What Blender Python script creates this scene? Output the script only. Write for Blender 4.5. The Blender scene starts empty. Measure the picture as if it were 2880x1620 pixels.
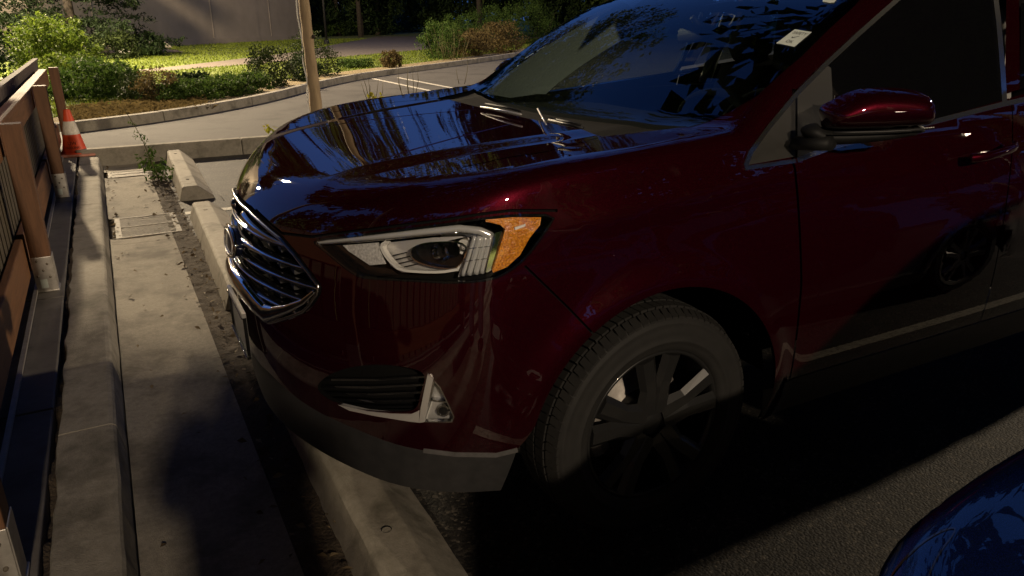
import bpy, math, random
import numpy as np
from mathutils import Matrix, Vector, geometry
R_ = math.radians
rng = np.random.default_rng(7)
random.seed(7)
SKY = 0.52
sc = bpy.context.scene
COL = sc.collection

# ------------------------------------------------------------------ camera
CAMR = np.array([[0.8816471784785447, -0.4719015586036655, -0.0026779970598239475],
                 [0.16385611941948666, 0.3007985216728569, 0.9395059454246208],
                 [-0.4425487824066496, -0.8287515721534742, 0.3425221260641958]])
CAMC = np.array([-0.33855518, -2.45705422, 1.53512785])
CAMF = 2085.784
cd = bpy.data.cameras.new('camera')
cd.sensor_fit = 'HORIZONTAL'; cd.sensor_width = 36.0; cd.lens = CAMF / 2880 * 36
cd.clip_start = 0.05; cd.clip_end = 2000
cam = bpy.data.objects.new('camera', cd); COL.objects.link(cam)
M = Matrix.Identity(4)
for i in range(3):
    for j in range(3):
        M[i][j] = CAMR[j][i]
    M[i][3] = CAMC[i]
cam.matrix_world = M
sc.camera = cam

# ------------------------------------------------------------------ dusk sky
w = bpy.data.worlds.new('World'); sc.world = w; w.use_nodes = True
nt = w.node_tree; bg = nt.nodes['Background']
# clear deep-blue dusk, a little paler towards the horizon all the way round
tc = nt.nodes.new('ShaderNodeTexCoord'); sp = nt.nodes.new('ShaderNodeSeparateXYZ'); cr = nt.nodes.new('ShaderNodeValToRGB')
cr.color_ramp.elements[0].position = 0.0; cr.color_ramp.elements[0].color = (.085, .23, .72, 1)
cr.color_ramp.elements[1].position = 0.8; cr.color_ramp.elements[1].color = (.035, .11, .45, 1)
nt.links.new(tc.outputs['Generated'], sp.inputs[0]); nt.links.new(sp.outputs['Z'], cr.inputs[0]); nt.links.new(cr.outputs[0], bg.inputs['Color'])
bg.inputs['Strength'].default_value = SKY

# ------------------------------------------------------------------ render settings
vs = sc.view_settings
vs.view_transform = 'Standard'; vs.look = 'None'; vs.gamma = 1; vs.exposure = 0
vs.use_curve_mapping = False
sc.render.engine = 'CYCLES'
sc.cycles.use_denoising = True
sc.cycles.max_bounces = 8
sc.cycles.transparent_max_bounces = 12
sc.cycles.sample_clamp_indirect = 4.0

# ------------------------------------------------------------------ street lamps (light lives in the lamp's builder below)
LAMPS = {
    'far':  dict(loc=(-2.9, 24.0, 9.3), foot=(-5.0, 25.4), power=36000, color=(1.0, 0.78, 0.50), size=0.30),
    'back': dict(loc=(-1.5, -19.5, 8.8), foot=(-1.5, -21.5), power=10500, color=(1.0, 0.80, 0.58), size=0.34),
    'lawn': dict(loc=(-7.5, 29.0, 7.5), foot=(-9.0, 29.6), power=13000, color=(1.0, 0.80, 0.52), size=0.30),
    'side': dict(loc=(24.0, .75, 9.5), foot=(25.6, .75), power=11500, color=(1.0, 0.80, 0.55), size=0.25),
}
# ------------------------------------------------------------------ objects
def link(o, parent=None):
    COL.objects.link(o)
    if parent is not None: o.parent = parent
    return o
ORG = {}
def thing(name, label, cat, loc, group=None):
    o = bpy.data.objects.new(name, None); link(o); o.location = loc
    o.empty_display_size = .1
    ORG[o.name] = np.array(loc, float)
    o['label'] = label; o['category'] = cat
    if group: o['group'] = group
    return o
def tag(o, label=None, cat=None, group=None, kind=None):
    if label: o['label'] = label
    if cat: o['category'] = cat
    if group: o['group'] = group
    if kind: o['kind'] = kind
    return o
def origin_of(p):
    while p is not None:
        if p.name in ORG: return ORG[p.name]
        p = p.parent
    return np.zeros(3)
def mesh(name, V, Fc, mat, parent=None, smooth=True, N=None, org=None):
    """V (n,3) world coordinates; Fc an int array (m,k) or a list of tuples"""
    V = np.asarray(V, float)
    o0 = origin_of(parent) if org is None else np.asarray(org, float)
    me = bpy.data.meshes.new(name)
    if isinstance(Fc, np.ndarray):
        k = Fc.shape[1]
        me.vertices.add(len(V)); me.vertices.foreach_set('co', (V - o0).ravel())
        me.loops.add(Fc.size); me.loops.foreach_set('vertex_index', Fc.astype(np.int32).ravel())
        me.polygons.add(len(Fc))
        me.polygons.foreach_set('loop_start', np.arange(0, Fc.size, k, dtype=np.int32))
        me.polygons.foreach_set('loop_total', np.full(len(Fc), k, np.int32))
        me.update(calc_edges=True)
    else:
        me.from_pydata((V - o0).tolist(), [], Fc); me.update()
    if len(me.polygons): me.polygons.foreach_set('use_smooth', np.full(len(me.polygons), smooth))
    if N is not None:
        me.normals_split_custom_set_from_vertices(np.asarray(N, float).tolist())
    if mat is not None: me.materials.append(mat)
    ob = bpy.data.objects.new(name, me); link(ob, parent)
    if org is not None: ob.location = o0
    return ob
def cat(*parts):
    """join (V,F) pairs with equal face size or lists"""
    V = []; Fc = []; n = 0
    for v, f in parts:
        v = np.asarray(v, float)
        V.append(v); Fc += [tuple(int(i) + n for i in q) for q in f]; n += len(v)
    return np.concatenate(V), Fc
def box(c, s, rz=0., taper=0., rot=None, bev=0.):
    """box centred at c with size s; optional bevel by chamfered top-view corners is left to a modifier"""
    x, y, z = [q / 2 for q in s]
    v = np.array([(-x,-y,-z),(x,-y,-z),(x,y,-z),(-x,y,-z),(-x,-y,z),(x,-y,z),(x,y,z),(-x,y,z)], float)
    if taper: v[4:, :2] *= (1 - taper)
    if rot is not None: v = v @ np.array(rot).T
    if rz:
        c_, s_ = math.cos(rz), math.sin(rz); v = v @ np.array([[c_, s_, 0], [-s_, c_, 0], [0, 0, 1]])
    return v + np.array(c, float), [(0,3,2,1),(4,5,6,7),(0,1,5,4),(1,2,6,5),(2,3,7,6),(3,0,4,7)]
def bevel(o, w=.006, seg=2):
    m = o.modifiers.new('bevel', 'BEVEL'); m.width = w; m.segments = seg; m.limit_method = 'ANGLE'; m.angle_limit = R_(35)
    return o
def tube(P, r, n=8, closed=False, flat=None, up=None, caps=True):
    """swept tube along P; r scalar or per point; flat=(a,b) scales the section along (side, up)"""
    P = np.asarray(P, float); m = len(P); r = np.broadcast_to(np.asarray(r, float), (m,))
    T = np.gradient(P, axis=0) if not closed else (np.roll(P, -1, 0) - np.roll(P, 1, 0))
    T /= np.linalg.norm(T, axis=1)[:, None] + 1e-12
    U = np.tile(np.array(up if up is not None else (0, 0, 1.), float), (m, 1))
    S = np.cross(T, U); bad = np.linalg.norm(S, axis=1) < .05
    S[bad] = np.cross(T[bad], np.array([1., .2, 0]))
    S /= np.linalg.norm(S, axis=1)[:, None]; U = np.cross(S, T)
    a = np.linspace(0, 2 * np.pi, n, endpoint=False); fa, fb = flat or (1, 1)
    V = P[:, None] + r[:, None, None] * (fa * np.cos(a)[None, :, None] * S[:, None] + fb * np.sin(a)[None, :, None] * U[:, None])
    V = V.reshape(-1, 3); Fc = []
    for i in range(m if closed else m - 1):
        i2 = (i + 1) % m
        for j in range(n):
            j2 = (j + 1) % n
            Fc.append((i * n + j, i2 * n + j, i2 * n + j2, i * n + j2))
    if caps and not closed:
        Fc.append(tuple(range(n))); Fc.append(tuple((m - 1) * n + j for j in reversed(range(n))))
    return V, Fc
def lathe(prof, n=64, c=(0, 0, 0), axis='y'):
    """prof: list of (r, h); revolved around axis"""
    prof = np.asarray(prof, float); a = np.linspace(0, 2 * np.pi, n, endpoint=False); m = len(prof)
    r = prof[:, 0][:, None]; h = np.repeat(prof[:, 1][:, None], n, 1)
    if axis == 'y': V = np.stack([r * np.cos(a), h, r * np.sin(a)], -1)
    elif axis == 'z': V = np.stack([r * np.cos(a), r * np.sin(a), h], -1)
    else: V = np.stack([h, r * np.cos(a), r * np.sin(a)], -1)
    Fc = []
    for i in range(m - 1):
        for j in range(n):
            j2 = (j + 1) % n
            Fc.append((i * n + j, i * n + j2, (i + 1) * n + j2, (i + 1) * n + j))
    return V.reshape(-1, 3) + np.array(c, float), Fc
def grid_faces(nx, ny):
    i, j = np.meshgrid(np.arange(nx - 1), np.arange(ny - 1), indexing='ij')
    a = (i * ny + j).ravel()
    return np.stack([a, a + ny, a + ny + 1, a + 1], 1)
def fnoise(p, seed=0, octs=4):
    """cheap smooth value noise on (n,2)"""
    p = np.asarray(p, float); out = np.zeros(len(p)); amp = 1.; fr = 1.
    for o in range(octs):
        q = p * fr + seed * 17.3 + o * 5.1; i = np.floor(q).astype(int); f = q - i; f = f * f * (3 - 2 * f)
        def h(a, b): 
            v = np.sin(a * 127.1 + b * 311.7 + seed * 3.7) * 43758.5453
            return v - np.floor(v)
        x0, y0 = i[:, 0], i[:, 1]
        v = (h(x0, y0) * (1 - f[:, 0]) + h(x0 + 1, y0) * f[:, 0]) * (1 - f[:, 1]) + (h(x0, y0 + 1) * (1 - f[:, 0]) + h(x0 + 1, y0 + 1) * f[:, 0]) * f[:, 1]
        out += amp * (v - .5); amp *= .5; fr *= 2
    return out
def pip(P, poly):
    P = np.asarray(P, float); poly = np.asarray(poly, float); ins = np.zeros(len(P), bool); n = len(poly)
    x, y = P[:, 0], P[:, 1]
    for i in range(n):
        x1, y1 = poly[i]; x2, y2 = poly[(i + 1) % n]
        if y1 == y2: continue
        c = ((y1 > y) != (y2 > y)) & (x < (x2 - x1) * (y - y1) / (y2 - y1) + x1)
        ins ^= c
    return ins
def dens(poly, step, closed=True):
    poly = np.asarray(poly, float); out = []; n = len(poly)
    for i in range(n if closed else n - 1):
        a, b = poly[i], poly[(i + 1) % n]; k = max(1, int(np.ceil(np.linalg.norm(b - a) / step)))
        for t in range(k): out.append(a + (b - a) * t / k)
    if not closed: out.append(poly[-1])
    return np.array(out)
def roundpoly(poly, it=2, closed=True):
    """Chaikin corner cutting"""
    P = np.asarray(poly, float)
    for _ in range(it):
        A = P; B = np.roll(P, -1, 0) if closed else P[1:]
        A = A if closed else A[:-1]
        Q = np.empty((2 * len(A), P.shape[1])); Q[0::2] = .75 * A + .25 * B; Q[1::2] = .25 * A + .75 * B
        if not closed: Q = np.concatenate([P[:1], Q, P[-1:]])
        P = Q
    return P
def cdt(loops, pts):
    """constrained triangulation: loops = list of (array, closed)"""
    co = [np.asarray(pts, float).reshape(-1, 2)]; ed = []; n = len(co[0])
    for L, closed in loops:
        k = len(L); co.append(np.asarray(L, float))
        ed += [(n + i, n + (i + 1) % k) for i in range(k if closed else k - 1)]; n += k
    co = np.concatenate(co)
    v, e, f, *_ = geometry.delaunay_2d_cdt([Vector(p) for p in co.tolist()], ed, [], 0, 1e-7)
    return np.array([(p.x, p.y) for p in v]), np.array([t for t in f if len(t) == 3], int)

# ------------------------------------------------------------------ materials
def mat(name, col=(.5, .5, .5), rough=.6, metal=0., coat=0., coat_ior=1.5, coat_rough=.03, spec=.5, emit=None, es=0.):
    m = bpy.data.materials.new(name); m.use_nodes = True
    b = m.node_tree.nodes['Principled BSDF']
    b.inputs['Base Color'].default_value = (*col, 1); b.inputs['Roughness'].default_value = rough
    b.inputs['Metallic'].default_value = metal; b.inputs['Coat Weight'].default_value = coat
    b.inputs['Coat IOR'].default_value = coat_ior; b.inputs['Coat Roughness'].default_value = coat_rough
    b.inputs['Specular IOR Level'].default_value = spec
    if emit: b.inputs['Emission Color'].default_value = (*emit, 1); b.inputs['Emission Strength'].default_value = es
    return m
def N(m, t, **kw):
    n = m.node_tree.nodes.new(t)
    for k, v in kw.items():
        if hasattr(n, k): setattr(n, k, v)
        else: n.inputs[k.replace('_', ' ')].default_value = v
    return n
def L(m, a, b): m.node_tree.links.new(a, b)
def noisy(m, c1, c2, scale=8., detail=6., rough=.6, bump=0., bscale=60., bdist=.004, coords='Object', c3=None, c3scale=1.5, c3lo=.5, c3hi=.62, stretch=None):
    """base colour varies between c1 and c2 by noise; c3 = large stains with a shape of their own; bump = fine relief"""
    b = m.node_tree.nodes['Principled BSDF']
    tc = N(m, 'ShaderNodeTexCoord'); src = tc.outputs[coords]
    if stretch:
        mp = N(m, 'ShaderNodeMapping'); mp.inputs['Scale'].default_value = stretch; L(m, src, mp.inputs[0]); src = mp.outputs[0]
    n1 = N(m, 'ShaderNodeTexNoise'); n1.inputs['Scale'].default_value = scale; n1.inputs['Detail'].default_value = detail; n1.inputs['Roughness'].default_value = rough
    L(m, src, n1.inputs['Vector'])
    cr = N(m, 'ShaderNodeValToRGB'); cr.color_ramp.elements[0].position = .32; cr.color_ramp.elements[1].position = .68
    cr.color_ramp.elements[0].color = (*c1, 1); cr.color_ramp.elements[1].color = (*c2, 1)
    L(m, n1.outputs['Fac'], cr.inputs[0]); out = cr.outputs[0]
    if c3:
        n2 = N(m, 'ShaderNodeTexNoise'); n2.inputs['Scale'].default_value = c3scale; n2.inputs['Detail'].default_value = 8; n2.inputs['Roughness'].default_value = .68
        L(m, src, n2.inputs['Vector'])
        r2 = N(m, 'ShaderNodeMapRange'); r2.inputs[1].default_value = c3lo; r2.inputs[2].default_value = c3hi
        L(m, n2.outputs['Fac'], r2.inputs[0])
        mx = N(m, 'ShaderNodeMix', data_type='RGBA'); mx.inputs['B'].default_value = (*c3, 1)
        L(m, r2.outputs[0], mx.inputs['Factor']); L(m, out, mx.inputs['A']); out = mx.outputs['Result']
    L(m, out, b.inputs['Base Color'])
    if bump:
        n3 = N(m, 'ShaderNodeTexNoise'); n3.inputs['Scale'].default_value = bscale; n3.inputs['Detail'].default_value = 5
        L(m, src, n3.inputs['Vector'])
        bp = N(m, 'ShaderNodeBump'); bp.inputs['Strength'].default_value = bump; bp.inputs['Distance'].default_value = bdist
        L(m, n3.outputs['Fac'], bp.inputs['Height']); L(m, bp.outputs[0], b.inputs['Normal'])
    return m
def leafmat(name, c1, c2, trans=.35):
    m = bpy.data.materials.new(name); m.use_nodes = True; t = m.node_tree
    for n in list(t.nodes): t.nodes.remove(n)
    out = t.nodes.new('ShaderNodeOutputMaterial')
    g = t.nodes.new('ShaderNodeNewGeometry'); cr = t.nodes.new('ShaderNodeValToRGB')
    cr.color_ramp.elements[0].color = (*c1, 1); cr.color_ramp.elements[1].color = (*c2, 1)
    t.links.new(g.outputs['Random Per Island'], cr.inputs[0])
    d = t.nodes.new('ShaderNodeBsdfPrincipled'); d.inputs['Roughness'].default_value = .6; d.inputs['Specular IOR Level'].default_value = .12
    tr = t.nodes.new('ShaderNodeBsdfTranslucent'); mx = t.nodes.new('ShaderNodeMixShader'); mx.inputs[0].default_value = trans
    t.links.new(cr.outputs[0], d.inputs['Base Color']); t.links.new(cr.outputs[0], tr.inputs['Color'])
    t.links.new(d.outputs[0], mx.inputs[1]); t.links.new(tr.outputs[0], mx.inputs[2]); t.links.new(mx.outputs[0], out.inputs[0])
    return m
def glassmat(name, tint=(.8, .85, .85), ior=1.5, rough=0.):
    """clear pane: mirror reflection by Fresnel over a tinted see-through"""
    m = bpy.data.materials.new(name); m.use_nodes = True; t = m.node_tree
    for n in list(t.nodes): t.nodes.remove(n)
    out = t.nodes.new('ShaderNodeOutputMaterial'); lw = t.nodes.new('ShaderNodeLayerWeight'); lw.inputs['Blend'].default_value = .5
    f0 = ((ior - 1) / (ior + 1)) ** 2      # Schlick, the same from either face of a thin pane
    pw = t.nodes.new('ShaderNodeMath'); pw.operation = 'POWER'; pw.inputs[1].default_value = 5
    ma = t.nodes.new('ShaderNodeMath'); ma.operation = 'MULTIPLY_ADD'; ma.inputs[1].default_value = 1 - f0; ma.inputs[2].default_value = f0
    tr = t.nodes.new('ShaderNodeBsdfTransparent'); tr.inputs[0].default_value = (*tint, 1)
    gl = t.nodes.new('ShaderNodeBsdfGlossy'); gl.inputs['Roughness'].default_value = rough
    mx = t.nodes.new('ShaderNodeMixShader')
    t.links.new(lw.outputs['Facing'], pw.inputs[0]); t.links.new(pw.outputs[0], ma.inputs[0])
    t.links.new(ma.outputs[0], mx.inputs[0]); t.links.new(tr.outputs[0], mx.inputs[1]); t.links.new(gl.outputs[0], mx.inputs[2]); t.links.new(mx.outputs[0], out.inputs[0])
    return m
def carpaint(name, col, flake, coat_ior=1.75):
    m = mat(name, col, .36, .62, 1.0, coat_ior, .012, spec=0.)
    b = m.node_tree.nodes['Principled BSDF']; b.inputs['Specular Tint'].default_value = (.10, .02, .03, 1)
    tc = N(m, 'ShaderNodeTexCoord'); v = N(m, 'ShaderNodeTexVoronoi'); v.inputs['Scale'].default_value = 1400
    L(m, tc.outputs['Object'], v.inputs['Vector'])
    mx = N(m, 'ShaderNodeMix', data_type='RGBA'); mx.inputs['A'].default_value = (*col, 1); mx.inputs['B'].default_value = (*flake, 1)
    sx = N(m, 'ShaderNodeSeparateColor'); L(m, v.outputs['Color'], sx.inputs[0])
    mr = N(m, 'ShaderNodeMapRange'); mr.inputs[1].default_value = .55; mr.inputs[2].default_value = 1.
    L(m, sx.outputs[0], mr.inputs[0]); L(m, mr.outputs[0], mx.inputs['Factor']); L(m, mx.outputs['Result'], b.inputs['Base Color'])
    # faint orange-peel in the clear coat
    n = N(m, 'ShaderNodeTexNoise'); n.inputs['Scale'].default_value = 55; n.inputs['Detail'].default_value = 1
    L(m, tc.outputs['Object'], n.inputs['Vector'])
    bp = N(m, 'ShaderNodeBump'); bp.inputs['Strength'].default_value = .02; bp.inputs['Distance'].default_value = .002
    L(m, n.outputs['Fac'], bp.inputs['Height']); L(m, bp.outputs[0], b.inputs['Coat Normal'])
    return m
MT = {}
MT['paint'] = carpaint('burgundy_paint', (.024, .0014, .0035), (.065, .0035, .011))
MT['bluepaint'] = carpaint('dark_blue_paint', (.003, .008, .045), (.008, .02, .10))
MT['black'] = mat('black_plastic', (.010, .010, .010), .6, spec=.25)
MT['gloss'] = mat('gloss_black', (.008, .008, .009), .08, coat=1.)
MT['trimgrey'] = mat('dark_grey_trim_panel', (.030, .029, .027), .35)
MT['void'] = mat('dark_cavity', (.006, .006, .006), .9, spec=.1)
MT['clad'] = noisy(mat('grey_cladding', (.05, .05, .052), .5), (.022, .022, .023), (.034, .033, .034), 30, bump=.12, bscale=500, bdist=.001)
MT['chrome'] = mat('chrome', (.82, .80, .76), .07, 1.)
MT['satin'] = mat('satin_silver', (.72, .70, .67), .34, .55)
MT['trim'] = mat('dull_chrome_trim', (.55, .55, .55), .2, 1.)
MT['rubber'] = noisy(mat('tyre_rubber', (.028, .027, .026), .75), (.0085, .008, .0075), (.015, .014, .0125), 18, bump=.1, bscale=200, bdist=.001)
MT['rim'] = mat('dark_grey_alloy', (.022, .022, .022), .34, .3, .4)
MT['disc'] = noisy(mat('brake_steel', (.3, .28, .25), .5, .4), (.22, .20, .18), (.34, .32, .29), 40)
MT['lens'] = glassmat('clear_lens', (.93, .94, .95), 1.45)
MT['wind'] = glassmat('windshield_glass', (.50, .58, .56), 1.9)
MT['dark_glass'] = mat('privacy_glass', (.004, .004, .005), .02, spec=.6)
MT['tint'] = glassmat('tinted_glass', (.28, .31, .27), 1.5)
MT['amber'] = noisy(mat('amber_reflector', (.85, .28, .01), .15, .0, 1.), (.50, .13, .004), (1., .40, .02), 190, 2, .5, bump=.6, bscale=190, bdist=.003)
MT['drl'] = mat('frosted_light_guide', (.82, .82, .80), .16, .4, 1.)
MT['bezel'] = mat('pale_bezel', (.80, .78, .73), .35)
MT['honey'] = noisy(mat('faceted_reflector', (.7, .69, .66), .3, .1), (.45, .44, .42), (.9, .88, .84), 150, bump=.3, bscale=150, bdist=.002)
MT['interior'] = noisy(mat('interior_black', (.018, .018, .019), .95, spec=.06), (.006, .006, .0065), (.010, .010, .0105), 60)
MT['pale'] = mat('pale_grey_trim', (.42, .42, .40), .8)
MT['sticker'] = noisy(mat('sticker_paper', (.62, .68, .62), .6), (.58, .64, .58), (.66, .72, .66), 30)
MT['ink'] = mat('black_ink', (.01, .01, .01), .6)
MT['plate'] = noisy(mat('licence_plate', (.35, .36, .34), .4), (.30, .31, .30), (.42, .42, .40), 14)
MT['emblem'] = mat('emblem_dark_blue', (.006, .008, .022), .06, coat=1.)
def spl(xs,ys):
    xs=np.array(xs,float);ys=np.array(ys,float);h=np.diff(xs);d=np.diff(ys)/h
    m=np.zeros(len(xs)); m[1:-1]=(d[:-1]*h[1:]+d[1:]*h[:-1])/(h[1:]+h[:-1]); m[0]=d[0];m[-1]=d[-1]
    for i in range(1,len(xs)-1):
        if d[i-1]*d[i]<=0: m[i]=0.5*m[i]
    def f(x):
        x=np.asarray(x,float); i=np.clip(np.searchsorted(xs,x)-1,0,len(xs)-2); t=np.clip((x-xs[i])/h[i],-.5,1.5)
        t2=t*t;t3=t2*t
        r=(2*t3-3*t2+1)*ys[i]+(t3-2*t2+t)*h[i]*m[i]+(-2*t3+3*t2)*ys[i+1]+(t3-t2)*h[i]*m[i+1]
        r=np.where(x<xs[0],ys[0]+(x-xs[0])*m[0],r); r=np.where(x>xs[-1],ys[-1]+(x-xs[-1])*m[-1],r)
        return r
    return f
def smax(a,b,k):
    h=np.maximum(k-np.abs(a-b),0)/k
    return np.maximum(a,b)+h*h*k*.25
def smin(a,b,k): return -smax(-a,-b,k)
X0=spl([.2,.28,.36,.45,.6,.75,.86,.93,1.0,1.06,1.2],[.02,-.015,-.03,-.038,-.05,-.052,-.042,-.03,-.012,.008,.05])
WZ=spl([.2,.3,.42,.6,.75,.9,1.0,1.1,1.17,1.3,1.75],[-.06,-.035,-.01,0,-.004,-.014,-.024,-.038,-.054,-.103,-.282])
WX=spl([-.3,0,.2,.35,.5,.7,1.0,1.5,3.2,4.2,4.8],[.72,.80,.858,.893,.924,.949,.966,.970,.970,.93,.86])
HC=spl([-.2,-.05,.05,.2,.4,.6,.9,1.15,1.5],[.95,1.025,1.068,1.11,1.143,1.166,1.19,1.21,1.235])
def yS(x,z):
    r=np.hypot(x-.965,z-.385)
    fl=.016*np.exp(-((r-.45)/.06)**2)
    zc=1.035+.098*(x-.613)
    cr=.007*np.maximum(0,1-np.abs(z-zc)/.06)*np.clip((x-.5)/.25,0,1)*np.clip((3.6-x)/.4,0,1)
    r2=np.hypot(x-3.81,z-.385)
    return WX(x)+WZ(z)+fl+cr+.016*np.exp(-((r2-.45)/.06)**2)
def sst(a,b,x):
    t=np.clip((x-a)/(b-a),0,1); return t*t*(3-2*t)
def hood(x,ay):
    c=.40+.16*np.clip(x,0,1.3)
    return HC(x)+.02*(ay/.85)**2+.010*(1-sst(c-.05,c+.06,ay))*sst(.02,.3,x)
def F(p):
    p=np.asarray(p,float); x,y,z=p[...,0],p[...,1],p[...,2]; ay=np.abs(y)
    ff=X0(z)+.44*ay*ay-x
    fs=ay-yS(x,z)
    ws=1.22+.64*(x-1.20+.22*(.64-ay*ay))
    H=smin(smax(hood(x,ay),ws,.03),1.70-.06*ay*ay,.25)
    k=.10-.05*sst(.25,.7,x)
    rear=x-4.72-(.0)*z+.15*ay*ay
    return smax(smax(smax(ff,fs,.16),z-H,k),rear,.2)
def march(o,d,t0,t1,lvl=0.,n=220):
    """first crossing F=lvl from outside along rays; o,d (N,3). returns pts, ok"""
    o=np.asarray(o,float);d=np.asarray(d,float)
    N=len(d); ts=np.linspace(t0,t1,n); lo=np.full(N,np.nan); hi=np.full(N,np.nan)
    prev=F(o+d*ts[0])-lvl
    for i in range(1,n):
        cur=F(o+d*ts[i])-lvl
        c=np.isnan(lo)&(prev>0)&(cur<=0); lo[c]=ts[i-1];hi[c]=ts[i]; prev=cur
    ok=~np.isnan(lo); lo=np.where(ok,lo,t0);hi=np.where(ok,hi,t0)
    for _ in range(34):
        m=.5*(lo+hi); v=F(o+d*m[:,None])-lvl; s=v>0
        lo=np.where(s,m,lo);hi=np.where(s,hi,m)
    return o+d*hi[:,None],ok
def px_rays(pts):
    p = np.asarray(pts, float)
    d = np.stack([(p[:, 0] - 1440) / CAMF, -(p[:, 1] - 810) / CAMF, -np.ones(len(p))], 1) @ CAMR
    return d / np.linalg.norm(d, axis=1)[:, None]
def px_hit(pts, lvl=0., t0=.5, t1=6.):
    d = px_rays(pts); return march(np.repeat(CAMC[None], len(d), 0), d, t0, t1, lvl, 260)
def px_plane(pts, axis, val):
    d = px_rays(pts); t = (val - CAMC[axis]) / d[:, axis]; return CAMC + d * t[:, None]
# ------------------------------------------------------------------ ground materials
MT['asphalt'] = noisy(mat('asphalt', (.06, .056, .05), .85), (.050, .046, .041), (.085, .078, .069), 90, 8, .75, bump=.7, bscale=150, bdist=.006, c3=(.040, .036, .031), c3scale=1.1)
def pebbly(m):
    """worn lot asphalt: dark binder, stones of many tones showing through, oil-dark patches"""
    b = m.node_tree.nodes['Principled BSDF']; tc = N(m, 'ShaderNodeTexCoord')
    n0 = N(m, 'ShaderNodeTexNoise'); n0.inputs['Scale'].default_value = 40; L(m, tc.outputs['Object'], n0.inputs['Vector'])
    wv = N(m, 'ShaderNodeMix', data_type='RGBA'); wv.inputs['Factor'].default_value = .012; L(m, tc.outputs['Object'], wv.inputs['A']); L(m, n0.outputs['Color'], wv.inputs['B'])
    v = N(m, 'ShaderNodeTexVoronoi'); v.inputs['Scale'].default_value = 105; L(m, wv.outputs['Result'], v.inputs['Vector'])
    sp = N(m, 'ShaderNodeSeparateColor'); L(m, v.outputs['Color'], sp.inputs[0])
    cr = N(m, 'ShaderNodeValToRGB'); cr.color_ramp.interpolation = 'LINEAR'; el = cr.color_ramp.elements
    el[0].position = .0; el[0].color = (.012, .0105, .009, 1); el[1].position = 1.; el[1].color = (.15, .13, .105, 1)
    for q, c_ in ((.55, (.024, .021, .018, 1)), (.80, (.045, .039, .032, 1)), (.93, (.085, .074, .060, 1))): e = el.new(q); e.color = c_
    L(m, sp.outputs[0], cr.inputs[0])
    n = N(m, 'ShaderNodeTexNoise'); n.inputs['Scale'].default_value = 1.7; n.inputs['Detail'].default_value = 7; n.inputs['Roughness'].default_value = .75; L(m, tc.outputs['Object'], n.inputs['Vector'])
    mr = N(m, 'ShaderNodeMapRange'); mr.inputs[1].default_value = .40; mr.inputs[2].default_value = .60; mr.inputs[3].default_value = .45; mr.inputs[4].default_value = 1.25; L(m, n.outputs['Fac'], mr.inputs[0])
    mx = N(m, 'ShaderNodeMix', data_type='RGBA', blend_type='MULTIPLY'); mx.inputs['Factor'].default_value = 1.; L(m, cr.outputs[0], mx.inputs['A']); L(m, mr.outputs[0], mx.inputs['B']); L(m, mx.outputs['Result'], b.inputs['Base Color'])
    r2 = N(m, 'ShaderNodeMapRange'); r2.inputs[1].default_value = .0; r2.inputs[2].default_value = .006; L(m, v.outputs['Distance'], r2.inputs[0])
    bp = N(m, 'ShaderNodeBump', invert=True); bp.inputs['Strength'].default_value = .55; bp.inputs['Distance'].default_value = .004
    L(m, v.outputs['Distance'], bp.inputs['Height']); L(m, bp.outputs[0], b.inputs['Normal']); b.inputs['Roughness'].default_value = .75
    return m
MT['lot'] = pebbly(mat('coarse_asphalt', (.07, .06, .05), .7))
MT['concrete'] = noisy(mat('broom_concrete', (.3, .28, .24), .85), (.155, .138, .107), (.36, .325, .262), 46, 12, .88, bump=.8, bscale=260, bdist=.004, c3=(.105, .09, .068), c3scale=2.2, c3lo=.47, c3hi=.64)
MT['curb'] = noisy(mat('curb_concrete', (.3, .28, .24), .85), (.21, .19, .15), (.34, .31, .255), 30, 10, .8, bump=.8, bscale=220, bdist=.004, c3=(.12, .108, .082), c3scale=3.4, c3lo=.48, c3hi=.66)
MT['stop'] = noisy(mat('wheel_stop_concrete', (.34, .31, .26), .8), (.24, .215, .17), (.37, .335, .275), 24, 10, .8, bump=.7, bscale=160, bdist=.003, c3=(.14, .125, .095), c3scale=5.0, c3lo=.50, c3hi=.68)
MT['deck'] = noisy(mat('walkway_paving', (.16, .148, .13), .8), (.13, .12, .105), (.19, .175, .155), 12, 8, .7, bump=.3, bscale=200, bdist=.002, c3=(.10, .09, .078), c3scale=3.0)
MT['soil'] = noisy(mat('dark_soil', (.05, .036, .024), .95), (.028, .020, .013), (.085, .062, .040), 40, 8, .75, bump=1., bscale=90, bdist=.012, c3=(.11, .088, .06), c3scale=14, c3lo=.58, c3hi=.72)
MT['mulch'] = noisy(mat('dry_mulch', (.16, .12, .06), .95), (.12, .09, .045), (.34, .265, .14), 30, 8, .8, bump=1., bscale=60, bdist=.03)
MT['lawn'] = noisy(mat('lawn_soil', (.06, .085, .02), .95), (.085, .115, .02), (.14, .17, .034), 3, 8, .7, bump=.8, bscale=60, bdist=.03)
MT['path'] = noisy(mat('footpath_paving', (.20, .165, .135), .9), (.10, .082, .066), (.145, .12, .098), 6, 8, .7, bump=.2, bscale=40, bdist=.004)
MT['wpaint'] = noisy(mat('worn_white_paint', (.6, .57, .5), .7), (.10, .09, .08), (.62, .585, .50), 38, 8, .8, bump=.3, bscale=150, bdist=.003)
MT['wpaint'].node_tree.nodes['Color Ramp'].color_ramp.elements[0].position = .36; MT['wpaint'].node_tree.nodes['Color Ramp'].color_ramp.elements[1].position = .52
MT['wall'] = noisy(mat('brown_rendered_wall', (.17, .145, .12), .9), (.225, .192, .158), (.27, .232, .194), 1.2, 8, .6, bump=.1, bscale=30, bdist=.01)
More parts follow.
